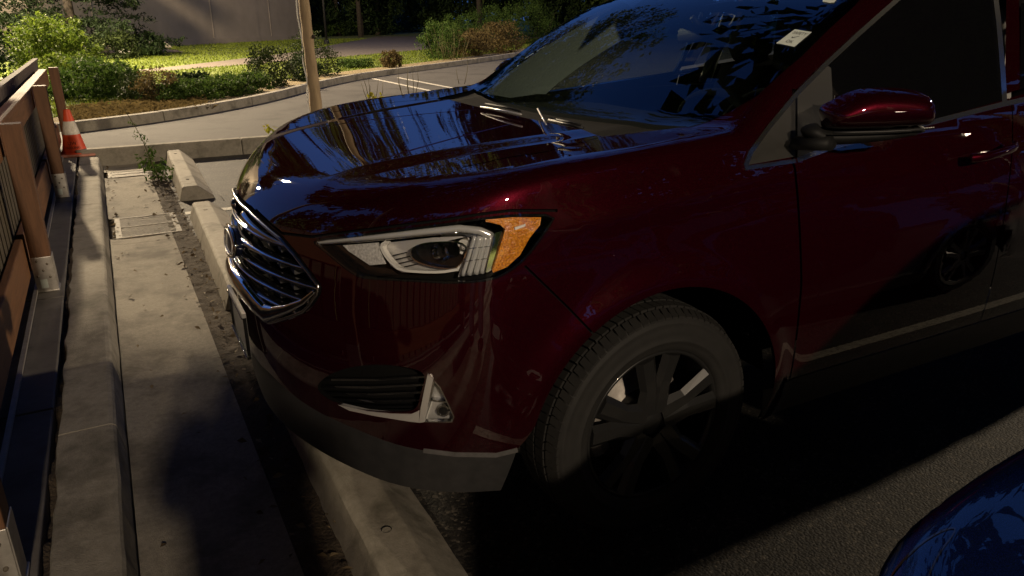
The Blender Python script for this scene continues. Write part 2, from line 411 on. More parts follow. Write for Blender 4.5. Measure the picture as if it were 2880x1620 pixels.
MT['wood'] = noisy(mat('stained_timber', (.2, .09, .035), .7), (.14, .064, .024), (.26, .118, .046), 5, 8, .7, bump=.25, bscale=70, bdist=.002, stretch=(7, .7, 7), c3=(.13, .06, .028), c3scale=2.5, c3lo=.55, c3hi=.75)
MT['post'] = noisy(mat('stained_post_timber', (.16, .07, .03), .7), (.105, .048, .021), (.185, .086, .038), 6, 8, .7, bump=.25, bscale=70, bdist=.002, stretch=(7, 7, .7))
MT['slat'] = noisy(mat('weathered_slat', (.12, .095, .06), .8), (.085, .070, .045), (.15, .122, .08), 7, 8, .7, bump=.3, bscale=80, bdist=.002, stretch=(6, 6, .6))
MT['greywood'] = noisy(mat('grey_fence_board', (.16, .13, .11), .85), (.115, .092, .078), (.19, .158, .132), 5, 8, .7, bump=.3, bscale=60, bdist=.002, stretch=(6, 6, .6))
MT['galv'] = noisy(mat('galvanised_steel', (.5, .47, .42), .45, .6), (.40, .375, .335), (.56, .53, .48), 24)
MT['iron'] = noisy(mat('grate_iron', (.2, .17, .13), .7, 0.), (.10, .085, .064), (.20, .17, .13), 30, bump=.3, bscale=120, bdist=.001)
MT['bark'] = noisy(mat('smooth_tan_bark', (.34, .25, .15), .85), (.25, .18, .105), (.40, .30, .18), 5, 8, .7, bump=.5, bscale=26, bdist=.008, stretch=(3, 3, .6), c3=(.16, .12, .08), c3scale=3, c3lo=.58, c3hi=.72)
MT['darkbark'] = noisy(mat('dark_bark', (.08, .06, .045), .9), (.022, .017, .013), (.05, .038, .028), 8, bump=.6, bscale=30, bdist=.01)
MT['lf_bright'] = leafmat('bright_shrub_leaf', (.055, .10, .010), (.15, .20, .028))
MT['lf_mid'] = leafmat('green_leaf', (.028, .060, .010), (.075, .12, .024))
MT['lf_dark'] = leafmat('dark_evergreen_leaf', (.012, .024, .008), (.035, .058, .018), .15)
MT['lf_dry'] = leafmat('dry_weed_leaf', (.075, .055, .022), (.15, .11, .045))
MT['lf_conifer'] = leafmat('conifer_needles', (.005, .010, .004), (.018, .030, .010), .1)
MT['lf_hedge'] = leafmat('hedge_leaf', (.020, .032, .010), (.050, .068, .020), .2)
MT['lf_yellow'] = leafmat('yellow_green_leaf', (.20, .21, .02), (.32, .28, .035))
MT['lf_grass'] = leafmat('grass_blade', (.115, .155, .018), (.165, .205, .028), .3)
MT['lf_tree'] = leafmat('tree_leaf', (.022, .040, .010), (.060, .085, .022), .25)
MT['lf_litter'] = leafmat('dead_leaf', (.06, .04, .02), (.26, .20, .12), .1)
MT['stem'] = mat('weed_stem', (.09, .075, .03), .8)

# ------------------------------------------------------------------ ground, lot, gutter, kerbs
def sheet(name, poly, z, m, holes=None, step=None):
    P = np.asarray(poly, float)
    return tag(mesh(name, np.c_[P, np.full(len(P), z)], [tuple(range(len(P)))], m, None, False), kind='structure')
sheet('ground', [(-300, -300), (400, -300), (400, 400), (-300, 400)], -.06, MT['lawn'])
sheet('parking_lot', [(.09, -60), (60, -60), (60, 6.94), (.09, 6.94)], 0., MT['lot'])
FCURB = np.array([(-6., 8.0), (-2.6, 9.05), (-.685, 9.985), (.647, 10.824), (2.488, 12.788), (4.26, 15.66), (6.307, 18.086), (8.702, 20.105), (11.933, 22.949), (15.022, 25.936), (20, 31), (30, 42)])
fc = roundpoly(FCURB, 2, False)
sheet('road', np.concatenate([[(-6, 7.04), (60, 7.04), (60, 42)], fc[::-1]]), .004, MT['asphalt'])
nrmc = np.gradient(fc, axis=0); nrmc /= np.linalg.norm(nrmc, axis=1)[:, None]; nrmc = np.stack([-nrmc[:, 1], nrmc[:, 0]], 1)
fo = fc + nrmc * .15
sheet('lawn', np.concatenate([fo, [(60, 90), (-20, 60), (-20, 8)]]), .055, MT['lawn'])
bed = fc[(fc[:, 0] > -3) & (fc[:, 0] < 26)]; bo = bed + nrmc[(fc[:, 0] > -3) & (fc[:, 0] < 26)] * .15; bo2 = bed + nrmc[(fc[:, 0] > -3) & (fc[:, 0] < 26)] * 1.5
sheet('planting_bed', np.concatenate([bo, bo2[::-1]]), .07, MT['mulch'])
PN = np.array([(-8, 20.6), (-3, 21.2), (.745, 22.45), (4.448, 25.2), (8.336, 28.33), (15.08, 34.45), (24, 43), (34, 54)])
PF = np.array([(-8, 21.2), (-3, 21.9), (.393, 23.1), (5.339, 30.15), (9.0, 36.2), (11.76, 42.5), (17.5, 54.), (21., 62)])
sheet('footpath', np.concatenate([roundpoly(PN, 1, False), roundpoly(PF, 1, False)[::-1]]), .062, MT['path'])
# white bay lines
for y in (4.165, 1.285, -1.48):
    sheet('bay_line', [(.10, y - .05), (5.2, y - .05), (5.2, y + .05), (.10, y + .05)], .004, MT['wpaint'])
for x in (6.1, 6.81):
    sheet('bay_line', [(x - .055, 12.4), (x + .055, 12.4), (x + .055, 17.5), (x - .055, 17.5)], .008, MT['wpaint'])
def strip_mesh(name, x0, x1, y0, y1, dx, dy, zf, m, parent=None):
    xs = np.linspace(x0, x1, max(2, int((x1 - x0) / dx) + 1)); ys = np.linspace(y0, y1, int((y1 - y0) / dy) + 1)
    X, Y = np.meshgrid(xs, ys, indexing='ij'); P = np.stack([X.ravel(), Y.ravel()], 1)
    return mesh(name, np.c_[P, zf(P)], grid_faces(len(xs), len(ys)), m, parent)
gut = tag(bpy.data.objects.new('gutter', None), kind='structure'); link(gut)
for y0, y1 in ((-9, -3.2), (-3.196, 3.43), (3.436, 3.588), (4.262, 6.12), (6.46, 6.93)):
    def zf(P): return .010 * np.abs((P[:, 0] + .26) / .21) ** 3 - .006 + .004 * fnoise(P * 6, 3)
    v0 = -.47
    strip_mesh('gutter_slab', -.474, -.052, y0, y1, .03, .06, zf, MT['concrete'], gut)
def zdirt(P):
    e = np.clip(np.minimum(P[:, 0] + .085, .13 - P[:, 0]) / .03, 0, 1)
    return -.016 + .016 * fnoise(P * 16, 5, 5) + .012 * fnoise(P * 3, 8, 2) + .016 * e
tag(strip_mesh('dirt_strip', -.085, .13, -9, 6.93, .012, .018, zdirt, MT['soil']), kind='structure')
tag(strip_mesh('dirt_joint', -.725, -.675, -9, 6.93, .012, .03, lambda P: .075 + .05 * fnoise(P * 11, 9, 4), MT['soil']), kind='structure')
sheet('subgrade', [(-.72, -9), (.12, -9), (.12, 6.94), (-.72, 6.94)], -.045, MT['soil'])
deckp = tag(bpy.data.objects.new('walkway', None), kind='structure'); link(deckp)
edges = [-9, -2.6, .62, 2.02, 4.55, 7.05, 9.2]
for a_, b_ in zip(edges[:-1], edges[1:]):
    bevel(mesh('walkway_slab', *box((-1.02, (a_ + b_) / 2, .06), (.62, b_ - a_ - .008, .12)), MT['deck'], deckp, False), .006)
ck = tag(bpy.data.objects.new('kerb', None), kind='structure'); link(ck)
ys = [-9, -6.2, -3.1, .38, 3.44, 4.36, 6.93]
for a_, b_ in zip(ys[:-1], ys[1:]):
    # kerb profile with a rounded arris, pushed a little out of true
    pr = [(-.684, -.04), (-.684, .116), (-.680, .120), (-.522, .121), (-.508, .117), (-.499, .107), (-.480, .0), (-.476, -.04)]
    Y = np.linspace(a_ + .004, b_ - .004, max(3, int((b_ - a_) / .05))); V = []
    for (x, z) in pr:
        for y in Y: V.append((x, y, z))
    V = np.array(V); nz = fnoise(V[:, 1:2] * (8, 0) + V[:, 2:3] * (0, 30), 4, 4); V[:, 0] += nz * .007 * (V[:, 0] < -.6) * 2.2 + nz * .005 * (V[:, 0] > -.52)
    Fc = grid_faces(len(pr), len(Y)).tolist(); k = len(Y)
    Fc = [tuple(q) for q in Fc] + [tuple(i * k for i in range(len(pr)))[::-1], tuple(i * k + k - 1 for i in range(len(pr)))]
    mesh('kerb_block', V, Fc, MT['curb'], ck, False)
ek = tag(bpy.data.objects.new('end_kerb', None), kind='structure'); link(ek)
xs = [-.72, 1.02, 2.62, 4.3, 5.9, 7.5, 9.1, 12.]
for a_, b_ in zip(xs[:-1], xs[1:]):
    bevel(mesh('kerb_block', *box(((a_ + b_) / 2, 6.99, .075), (b_ - a_ - .006, .12, .23)), MT['curb'], ek, False), .014, 3)
fk = tag(bpy.data.objects.new('road_kerb', None), kind='structure'); link(fk)
arc = np.concatenate([[0], np.cumsum(np.linalg.norm(np.diff(fc, axis=0), axis=1))])
joints = np.arange(0, arc[-1], 2.35)
for a_, b_ in zip(joints[:-1], joints[1:]):
    t = np.linspace(a_ + .012, b_ - .012, 9); P = np.stack([np.interp(t, arc, fc[:, i]) for i in (0, 1)], 1); Nn = np.stack([np.interp(t, arc, nrmc[:, i]) for i in (0, 1)], 1)
    V = []; pr = [(0., -.04), (.012, .135), (.028, .152), (.15, .155), (.16, -.04)]
    for o, z in pr: V.append(np.c_[P + Nn * o, np.full(9, z)])
    V = np.concatenate(V); Fc = [tuple(q)[::-1] for q in grid_faces(len(pr), 9).tolist()] + [tuple(i * 9 for i in range(5)), tuple(i * 9 + 8 for i in range(5))[::-1]]
    mesh('kerb_block', V, Fc, MT['curb'], fk, False)

# ------------------------------------------------------------------ brown building, far facade
def thing_mesh(name, label, cat_, V, Fc, m, org, group=None, smooth=True, kind=None):
    o = mesh(name, V, Fc, m, None, smooth, org=org); tag(o, label, cat_, group, kind); return o
W0, W1 = np.array([-6.2, 34.9]), np.array([13.85, 57.1]); dW = (W1 - W0) / np.linalg.norm(W1 - W0); nW = np.array([-dW[1], dW[0]])
bd = thing('brown_building', 'plain brown windowless building wall behind the lawn and footpath', 'building', (*W0, 0))
c = (W0 + W1) / 2 + nW * 5; ang = math.atan2(dW[1], dW[0]); ln = np.linalg.norm(W1 - W0)
mesh('wall', *box((*c, 4.3), (ln, 10, 8.6), rz=ang), MT['wall'], bd, False)
p = (W0 + W1) / 2 - nW * .03; mesh('plinth', *box((*p, .22), (ln, .06, .34), rz=ang), MT['wall'], bd, False)
for t in (.30, .62, .84):
    q = W0 + dW * ln * t - nW * .012; mesh('wall_seam', *box((*q, 4.4), (.05, .02, 8.0), rz=ang), MT['wall'], bd, False)
q = W0 + dW * ln * .655 - nW * .05; v, f = tube([(*q, 2.75), (*(q + dW * .01), 3.5), (*(q + dW * .06), 4.0)], .022, 6); mesh('drip_pipe', v, f, MT['bezel'], bd)
fb = thing('far_building', 'distant building with tall lit windows beyond the dark trees', 'building', (22, 92, 0))
mesh('wall', *box((26, 96, 5.5), (30, 6, 11)), MT['curb'], fb, False)
MT['litpane'] = mat('lit_window_pane', (.3, .3, .32), .3, emit=(.75, .80, 1.0), es=.20)
for k in range(9):
    for j in range(2):
        x = 18.6 + k * 1.6; z = 3.4 + j * 2.9; fr = mesh('window', *box((x, 92.95, z), (1.42, .08, 2.6)), MT['black'], fb, False)
        mesh('pane', *box((x, 92.90, z), (1.26, .03, 2.4)), MT['litpane'], fr, False)

# ------------------------------------------------------------------ timber fence along the walkway
fe = thing('timber_fence', 'low brown timber fence on steel feet beside the concrete kerb', 'fence', (-.86, 2.4, .12))
PY = [-5.55, -3.0, -.42, 2.19, 4.80, 7.50]
feet = []
for y in PY:
    po = bevel(mesh('fence_post', *box((-.787, y, .60), (.095, .10, .86)), MT['post'], fe, False), .005)
    br = mesh('post_bracket', *cat(box((-.787, y - .053, .225), (.098, .005, .19)), box((-.737, y, .225), (.005, .102, .19)), box((-.787, y, .126), (.115, .12, .010))), MT['galv'], po, False); bevel(br, .003)
    for dx, dz in ((-.022, .075), (.024, .055), (.0, .02), (-.03, -.01), (.026, -.02)):
        v, f = lathe([(0, -.006), (.006, -.006), (.007, 0)], 8, (-.787 + dx, y - .056, .225 + dz)); mesh('bracket_bolt', v, f, MT['iron'], po)
    if y > 2: mesh('price_label', *box((-.795, y - .0575, .17), (.034, .001, .05)), MT['sticker'], po, False)
for a_, b_ in zip(PY[:-1], PY[1:]):
    yc, ln = (a_ + b_) / 2, b_ - a_
    bevel(mesh('top_rail', *box((-.868, yc, .925), (.038, ln - .105, .145)), MT['wood'], fe, False), .006)
    bevel(mesh('rail_cap', *box((-.888, yc, 1.004), (.075, ln + .0, .022)), MT['wood'], fe, False), .004)
    bevel(mesh('kick_board', *box((-.868, yc, .325), (.038, ln - .105, .215)), MT['wood'], fe, False), .006)
    n = int(ln / .125)
    base = None
    for k in range(n):
        y = a_ + ln * (k + .5) / n
        if base is None:
            base = mesh('fence_slat', *box((0, 0, 0), (.018, .098, .84)), MT['slat'], None, False); me = base.data; base.parent = fe; o = base
        else:
            o = bpy.data.objects.new('fence_slat', me); link(o, fe)
        o.location = Vector((-.905, y, .575)) - fe.location
v, f = cat(box((-.842, .9, .135), (.018, 13.2, .014))); mesh('base_strip', v, f, MT['galv'], fe, False)
gf = thing('grey_fence', 'weathered grey vertical board fence behind the brown timber fence', 'fence', (-.985, 3, 0))
for k in range(52):
    y = -2.2 + k * .205
    zt = 1.235 - .0 * k
    if k == 0: g0 = mesh('fence_board', *box((0, 0, 0), (.022, .19, 1.5)), MT['greywood'], None, False); g0.parent = gf; gme = g0.data; o = g0
    else: o = bpy.data.objects.new('fence_board', gme); link(o, gf)
    o.location = Vector((-.985, y, .33)) - gf.location
mesh('fence_cap', *box((-.985, 3.1, 1.086), (.05, 10.6, .018)), MT['greywood'], gf, False)
# ------------------------------------------------------------------ plants
def leaves(C_, Rr, n, size, seed, clumps=40, cr=.28, shell=.55, aspect=.5, up=.3, zmin=None):
    """n little leaf blades gathered in clumps through an ellipsoid; returns quads"""
    g = np.random.default_rng(seed); C_ = np.asarray(C_, float); Rr = np.asarray(Rr, float)
    d = g.normal(size=(clumps, 3)); d /= np.linalg.norm(d, axis=1)[:, None]; rad = shell + (1 - shell) * g.random(clumps) ** .7
    cc = d * rad[:, None]; cs = cr * (.6 + .8 * g.random(clumps))
    k = g.integers(0, clumps, n); p = g.normal(size=(n, 3)); p /= np.linalg.norm(p, axis=1)[:, None]; p *= (g.random(n) ** .45)[:, None]
    P = C_ + (cc[k] + p * cs[k][:, None]) * Rr
    if zmin is not None: P[:, 2] = np.maximum(P[:, 2], zmin + .02 * g.random(n))
    a = g.normal(size=(n, 3)) + np.array([0, 0, up]); a /= np.linalg.norm(a, axis=1)[:, None]
    b = np.cross(a, g.normal(size=(n, 3))); b /= np.linalg.norm(b, axis=1)[:, None]
    s = size * (.6 + .8 * g.random(n))[:, None]
    nn = np.cross(a, b)
    V = np.stack([P - a * s * .5, P + b * s * aspect * .5 + nn * s * .10, P + a * s * .5, P - b * s * aspect * .5 + nn * s * .10], 1).reshape(-1, 3)
    return V, np.arange(4 * n).reshape(n, 4)
def blades(P, h, wdt, seed, lean=.45):
    """upright tapering blades (triangles as thin quads) at points P"""
    g = np.random.default_rng(seed); n = len(P); a = g.random(n) * 6.283; d = np.stack([np.cos(a), np.sin(a), 0 * a], 1); s = np.stack([-d[:, 1], d[:, 0], 0 * a], 1)
    hh = (h * (.55 + .8 * g.random(n)))[:, None]; l = (lean * g.random(n))[:, None]
    up = np.array([0, 0, 1.])
    m = P + up * hh * .6 + d * hh * l * .35; t = P + up * hh * (1 - .25 * l) + d * hh * l
    V = np.stack([P - s * wdt, P + s * wdt, m + s * wdt * .7, t], 1).reshape(-1, 3)
    return V, np.arange(4 * n).reshape(n, 4)
def stems(base, n, h, r, spread, seed):
    g = np.random.default_rng(seed); out = []; tips = []
    for k in range(n):
        a = g.random() * 6.283; l = spread * g.random(); b = np.array(base) + np.array([math.cos(a), math.sin(a), 0]) * r * g.random() * 2
        hh = h * (.55 + .5 * g.random()); t = b + np.array([math.cos(a) * l, math.sin(a) * l, hh]); m = (b + t) / 2 + g.normal(size=3) * .04 * h
        out.append(tube([b, m, t], [min(r * .12, .006) + .003, min(r * .09, .004) + .002, .0015], 5)); tips += [m, t]
    return cat(*out), np.array(tips)
def bush(name, label, c, Rr, n, size, m, seed, cat_='shrub', group=None, clumps=60, cr=.30, shell=.5, nst=7, aspect=.5, zmin=.06):
    t = thing(name, label, cat_, (c[0], c[1], zmin - .02), group)
    V, Fc = leaves(c, Rr, n, size, seed, clumps, cr, shell, aspect, zmin=zmin); mesh('foliage', V, Fc, m, t, False)
    (v, f), _ = stems((c[0], c[1], zmin - .03), nst, c[2] + Rr[2] * .6, min(Rr[0], Rr[1]) * .35, Rr[0] * .7, seed + 1); tag(mesh('stem', v, f, MT['darkbark'], t), kind='stuff')
    return t
def gpx(u, v, z=.06):
    p = np.array([[u, v]], float); d = np.stack([(p[:, 0] - 1440) / CAMF, -(p[:, 1] - 810) / CAMF, -np.ones(1)], 1) @ CAMR; t = (z - CAMC[2]) / d[0, 2]; return CAMC + d[0] * t
# --- left: shrubs beyond the fence and by the road kerb
bush('leafy_shrub', 'bright yellow-green leafy shrub lit behind the grey fence end', (-1.25, 18.6, .80), (1.0, 1.1, .85), 8500, .085, MT['lf_bright'], 11, clumps=110, cr=.24)
bush('leafy_shrub', 'low spreading green shrub just behind the cone and road kerb', (-.45, 14.9, .34), (.85, .9, .42), 7000, .075, MT['lf_mid'], 12, clumps=90, cr=.26)
bush('leafy_shrub', 'small lime-green shrub between the low shrub and the lawn edge', (-.85, 16.6, .42), (.6, .7, .48), 3800, .075, MT['lf_bright'], 13, clumps=70)
bush('leafy_shrub', 'dark tall shrub filling the upper left corner above the grey fence', (-2.75, 13.6, 1.3), (1.15, 1.5, 1.6), 13000, .08, MT['lf_dark'], 14, clumps=120, cr=.24)
bush('leafy_shrub', 'olive bush between the bright shrub and the flat rock', (.25, 31.5, .5), (.9, .8, .6), 3500, .11, MT['lf_hedge'], 15, clumps=60)
bush('leafy_shrub', 'dark low shrub beside the small white box on the lawn', (1.55, 33.5, .5), (.8, .8, .6), 3000, .11, MT['lf_dark'], 16, clumps=50)
t = thing('conifer_tree', 'dark drooping evergreen tree in front of the brown wall', 'tree', (-1.0, 33.0, .05))
v, f = tube([(-1.0, 33, 0), (-1.0, 33, 3), (-.9, 33, 8.6)], [.2, .15, .05], 10); mesh('trunk', v, f, MT['darkbark'], t)
Vs = []; Fs = []; g = np.random.default_rng(5); n = 0
for k in range(90):
    a = g.random() * 6.283; z = .7 + 7.2 * g.random() ** 1.2; Lb = (3.7 - .34 * z) * (.65 + .5 * g.random())
    for s in np.linspace(.25, 1, 7):
        P = (-1.0 + math.cos(a) * Lb * s, 33 + math.sin(a) * Lb * s, z - .35 * s * s)
        V, Fc = leaves(P, (.42, .42, .20), 46, .16, int(g.integers(1e6)), 5, .6, .2, .35); Vs.append(V); Fs.append(Fc + n); n += len(V)
mesh('crown', np.concatenate(Vs), np.concatenate(Fs), MT['lf_conifer'], t, False)
p = gpx(392, 147); rk = np.random.default_rng(3)
def rock(name, label, c, s, seed, m):
    v, f = lathe([(0, -.5), (.8, -.45), (1., -.1), (.95, .25), (.6, .48), (0, .5)], 14, (0, 0, 0), 'z'); g = np.random.default_rng(seed)
    v = v * (1 + .14 * g.normal(size=(len(v), 1))) * np.array(s) + np.array(c); return thing_mesh(name, label, 'rock', v, f, m, (c[0], c[1], .05), None, False)
rock('flat_rock', 'long flat grey boulder lying before the brown wall', (p[0], p[1], .32), (1.25, .6, .42), 2, MT['curb'])
rock('flat_rock', 'lower dark stone slab in front of the long flat boulder', (p[0] + .1, p[1] - 1.6, .13), (1.5, .5, .22), 4, MT['path'])
p = gpx(352, 160); wb = thing('utility_box', 'small white box on a dark foot in the lawn near the rocks', 'box', (p[0], p[1], .05))
bevel(mesh('cover', *box((p[0], p[1], .26), (.42, .3, .22)), MT['bezel'], wb, False), .02); mesh('foot', *box((p[0], p[1], .10), (.36, .24, .12)), MT['black'], wb, False)
# --- planting bed along the road kerb
def weeds(label, c, r, h, n, m, seed, wd=.006, grp=None, name='weed_clump', lean=.5):
    t = thing(name, label, 'weeds', (c[0], c[1], .06), grp); g = np.random.default_rng(seed); wd = wd * .55; n = int(n * 1.3)
    a = g.random(n) * 6.283; q = np.sqrt(g.random(n)); P = np.stack([c[0] + r[0] * q * np.cos(a), c[1] + r[1] * q * np.sin(a), np.full(n, .065)], 1)
    V, Fc = blades(P, h, wd, seed, lean); mesh('blade_tuft', V, Fc, m, t, False)
    return t
def at(u, v): return gpx(u, v, .07)
p = at(400, 288); bush('weed_bush', 'tuft of olive weeds between the low green shrub and the dark ground cover', (p[0], p[1] + .3, .28), (.42, .4, .32), 2200, .05, MT['lf_hedge'], 21, 'weeds')
bush('weed_bush', 'olive weed bush in the bed right of the tall grass tuft', (*at(450, 286)[:2], .3), (.42, .4, .36), 2200, .055, MT['lf_dry'], 22, 'weeds')
k = 0
for (u, v, rx, rz, m, lab) in ((500, 289, .55, .22, 'lf_mid', 'leafy green ground cover near the kerb joint left of the tan trunk'), (560, 281, .6, .24, 'lf_mid', 'pale green ground cover in the bed midway between cone and tan trunk'),
                          (545, 268, .5, .30, 'lf_dark', 'dark reddish low bush behind the pale ground cover'), (640, 272, .6, .22, 'lf_mid', 'grey-green ground cover against the kerb before the tan trunk'),
                          (700, 263, .55, .25, 'lf_mid', 'short weeds along the kerb just left of the tan trunk'), (765, 244, .55, .52, 'lf_hedge', 'bushy dark green weed standing left of the tan trunk'),
                          (905, 215, .75, .68, 'lf_hedge', 'bushy dark weed standing right of the tan trunk'), (860, 228, .5, .42, 'lf_dark', 'low dark weed right behind the tan trunk'),
                          (1105, 190, .38, .30, 'lf_dry', 'thin brownish weed beyond the striped bay lines'), (1010, 190, .7, .16, 'lf_mid', 'flat green weeds on the kerb beyond the striped bay lines')):
    p = at(u, v); bush('weed_bush', lab, (p[0], p[1] + rx * .4, .06 + rz * .75), (rx, rx * .8, rz), 3000, .06, MT[m], 30 + k, 'weeds', 'weeds in the bed along the road kerb', 60, .3, .35); k += 1
# the overgrown bank on the right
for (u, v, rx, rz, m, lab, n) in ((1255, 165, .9, .75, 'lf_mid', 'tall pale weeds at the left end of the overgrown bank', 4200), (1330, 158, 1.2, .62, 'lf_dry', 'brown twiggy hedge in the middle of the overgrown bank', 5500),
                               (1420, 150, 1.3, .72, 'lf_dry', 'brown twiggy hedge nearest the windshield on the overgrown bank', 5500), (1300, 140, 1.3, .95, 'lf_mid', 'green scrub behind the brown twiggy hedge', 4500), (1400, 128, 1.8, 1.2, 'lf_mid', 'yellow-green scrub at the back of the overgrown bank', 6000), (1500, 122, 2.0, 1.5, 'lf_mid', 'yellow-green scrub beside the windshield edge', 6000)):
    p = at(u, v); bush('bank_shrub', lab, (p[0], p[1] + .6, .06 + rz * .8), (rx, rx * .8, rz), n, .085, MT[m], 60 + k, 'shrub', 'shrubs on the overgrown bank', 90, .26, .4); k += 1
p = at(1262, 168); (vv, ff), tp_ = stems((p[0], p[1], .05), 26, 1.25, .35, .35, 77); t = thing('weed_stalks', 'pale tall stalks standing up from the left end of the overgrown bank', 'weeds', (p[0], p[1], .05)); tag(mesh('stem', vv * 1.0, ff, MT['stem'], t), kind='stuff'); V, Fc = leaves((p[0], p[1], .75), (.75, .5, .7), 1500, .07, 78, 70, .16, .1, .4, zmin=.08); mesh('foliage', V, Fc, MT['lf_mid'], t, False)
# far hedges and trees
for (u, v, rx, rz, m, lab, n) in ((905, 103, 1.6, .55, 'lf_mid', 'low rounded shrub left of the thin lamp post beyond the lawn', 2500), (960, 101, 2.2, .75, 'lf_mid', 'rounded shrub right of the thin lamp post beyond the lawn', 3500), (1055, 98, 3.2, 1.35, 'lf_mid', 'large arching shrub below the lit far windows', 6500),
                               (1180, 92, 5.5, 1.2, 'lf_dark', 'long dark hedge at the end of the footpath', 6500)):
    p = at(u, v); bush('far_shrub', lab, (p[0], p[1] + rx, .06 + rz * .8), (rx, rx * .8, rz), n, .22, MT[m], 90 + k, 'shrub', None, 80, .27, .45); k += 1
for (u, y, rx, h, lab) in ((1365, 52, 2.2, 9, 'tall dark columnar evergreen left of the pair above the bank'), (1505, 50, 2.3, 9, 'tall dark columnar evergreen right of the pair above the bank'), (1215, 72, 5.0, 12, 'black evergreen mass above the long dark hedge'), (890, 66, 3.2, 10, 'dark evergreen directly behind the thin lamp post'), (985, 68, 2.6, 8, 'dark evergreen left of the lit far windows'), (1640, 46, 3., 9, 'dark evergreen above the windshield edge')):
    x = CAMC[0] + (y - CAMC[1]) * float(np.interp(u, [860, 1100, 1400, 1700], [.262, .40, .60, .80])); t = thing('evergreen_tree', lab, 'tree', (x, y, 0), 'dark evergreens beyond the lawn')
    v, f = tube([(x, y, -.05), (x, y, h * .9)], [.3, .05], 8); mesh('trunk', v, f, MT['darkbark'], t)
    V, Fc = leaves((x, y, h * .5), (rx, rx, h * .52), 9000, .34, 120 + k, 160, .2, .5, .4, zmin=.15); mesh('crown', V, Fc, MT['lf_dark'], t, False); k += 1
for i in range(9):
    x, y = 14 + 5.5 * i, 82 - 3.2 * i
    bush('boundary_hedge', ['black-green boundary hedge section at the left behind the lit windows building side', 'black-green boundary hedge section over the footpath end', 'black-green boundary hedge section left of the columnar pair', 'black-green boundary hedge section behind the left columnar evergreen', 'black-green boundary hedge section behind the right columnar evergreen', 'black-green boundary hedge section above the brown twiggy hedge', 'black-green boundary hedge section above the windshield edge', 'black-green boundary hedge section hidden by the windshield', 'black-green boundary hedge section at the far right'][i], (x, y, 2.6), (3.6, 2.0, 3.0), 5000, .42, MT['lf_dark'], 640 + i, 'hedge', 'boundary hedge sections', 90, .3, .2)
# lawn grass: nearest strips get real blades
g = np.random.default_rng(8); n = 70000
Y = 11.5 + 44 * g.random(n) ** 1.35; X = -3 + g.random(n) * (Y * .62 + 2)
P = np.stack([X, Y], 1)
lawnpoly = np.concatenate([fo, [(60, 90), (-20, 60), (-20, 8)]]); pathpoly = np.concatenate([roundpoly(PN, 1, False), roundpoly(PF, 1, False)[::-1]])
bedpoly = np.concatenate([bo, bo2[::-1]])
P = P[pip(P, lawnpoly) & ~pip(P, pathpoly) & ~pip(P, bedpoly)]
dist = np.linalg.norm(P, axis=1)
V, Fc = blades(np.c_[P, np.full(len(P), .055)], .045 + dist * .0006, .008 + dist[:, None] * .0004, 9, .9)
tag(mesh('lawn_grass', V, Fc, MT['lf_grass'], None, False), 'mown bright green lawn grass on both sides of the footpath', 'grass', None, 'stuff')
# dry grass thatch in the bed corner behind the kerb
g = np.random.default_rng(18); n = 2600; a = g.random(n); P = np.stack([-.9 + 2.2 * a, 10.3 + 1.15 * a + 2.4 * g.random(n), np.full(n, .075)], 1)
V, Fc = blades(P, .10, .006, 19, 1.6); tag(mesh('dry_thatch', V, Fc, MT['lf_dry'], None, False), 'flattened straw-coloured dry grass behind the road kerb', 'dry grass', None, 'stuff')

# --- the slim tan trunk with a cable, its crown above the frame (mirrored in hood and glass)
p = gpx(893, 352, 0.0); tx, ty = p[0], p[1]
t = thing('tan_tree', 'slim smooth tan tree trunk with a thin cable up its left side', 'tree', (tx, ty, 0))
lean = px_plane([(879.5, -6)], 1, ty)[0]; wdt = .078
path = np.array([(tx, ty, -.05), (tx + .002, ty, .5), (tx - .018, ty, 1.0), (tx - .03, ty, 1.6), (tx - .05, ty, 2.6), (tx + .05, ty + .1, 4.0), (tx + .1, ty + .2, 6.5)])
pp = np.stack([np.interp(np.linspace(0, 6, 40), range(7), path[:, i]) for i in range(3)], 1); rr = np.interp(np.linspace(0, 6, 40), range(7), [.098, .088, .080, .076, .072, .06, .02]) + .004 * np.sin(np.arange(40) * 1.7)
v, f = tube(pp, rr, 16); mesh('trunk', v, f, MT['bark'], t)
v, f = lathe([(0, -.02), (.012, -.018), (.022, -.005), (.03, .012)], 10, (tx + .04, ty - .078, 1.28)); mesh('knot', v, f, MT['darkbark'], t)
cab = pp[:24] + np.array([-.105, -.015, 0]); cab[:, 0] += .012 * np.sin(np.arange(24) * .9); v, f = tube(cab, .010, 6); mesh('cable', v, f, MT['bezel'], t)
br = []
g = np.random.default_rng(44)
tips = []
for k in range(16):
    a = g.random() * 6.283; z = 2.9 + 3.2 * g.random(); l = 1.6 + 1.5 * g.random(); b = np.array([tx + .05, ty + .1, z]); m_ = b + np.array([math.cos(a) * l * .5, math.sin(a) * l * .5, .7]); e = b + np.array([math.cos(a) * l, math.sin(a) * l, 1.1 + .5 * g.random()])
    br.append(tube([b, m_, e], [.035, .022, .006], 6)); tips += [m_, e]
v, f = cat(*br); tag(mesh('branches', v, f, MT['bark'], t), kind='stuff')
Vs = []; Fs = []; n = 0
for q in tips:
    V, Fc = leaves(q, (.95, .95, .7), 620, .13, int(g.integers(1e6)), 22, .34, .3); Vs.append(V); Fs.append(Fc + n); n += len(V)
mesh('crown', np.concatenate(Vs), np.concatenate(Fs), MT['lf_tree'], t, False)
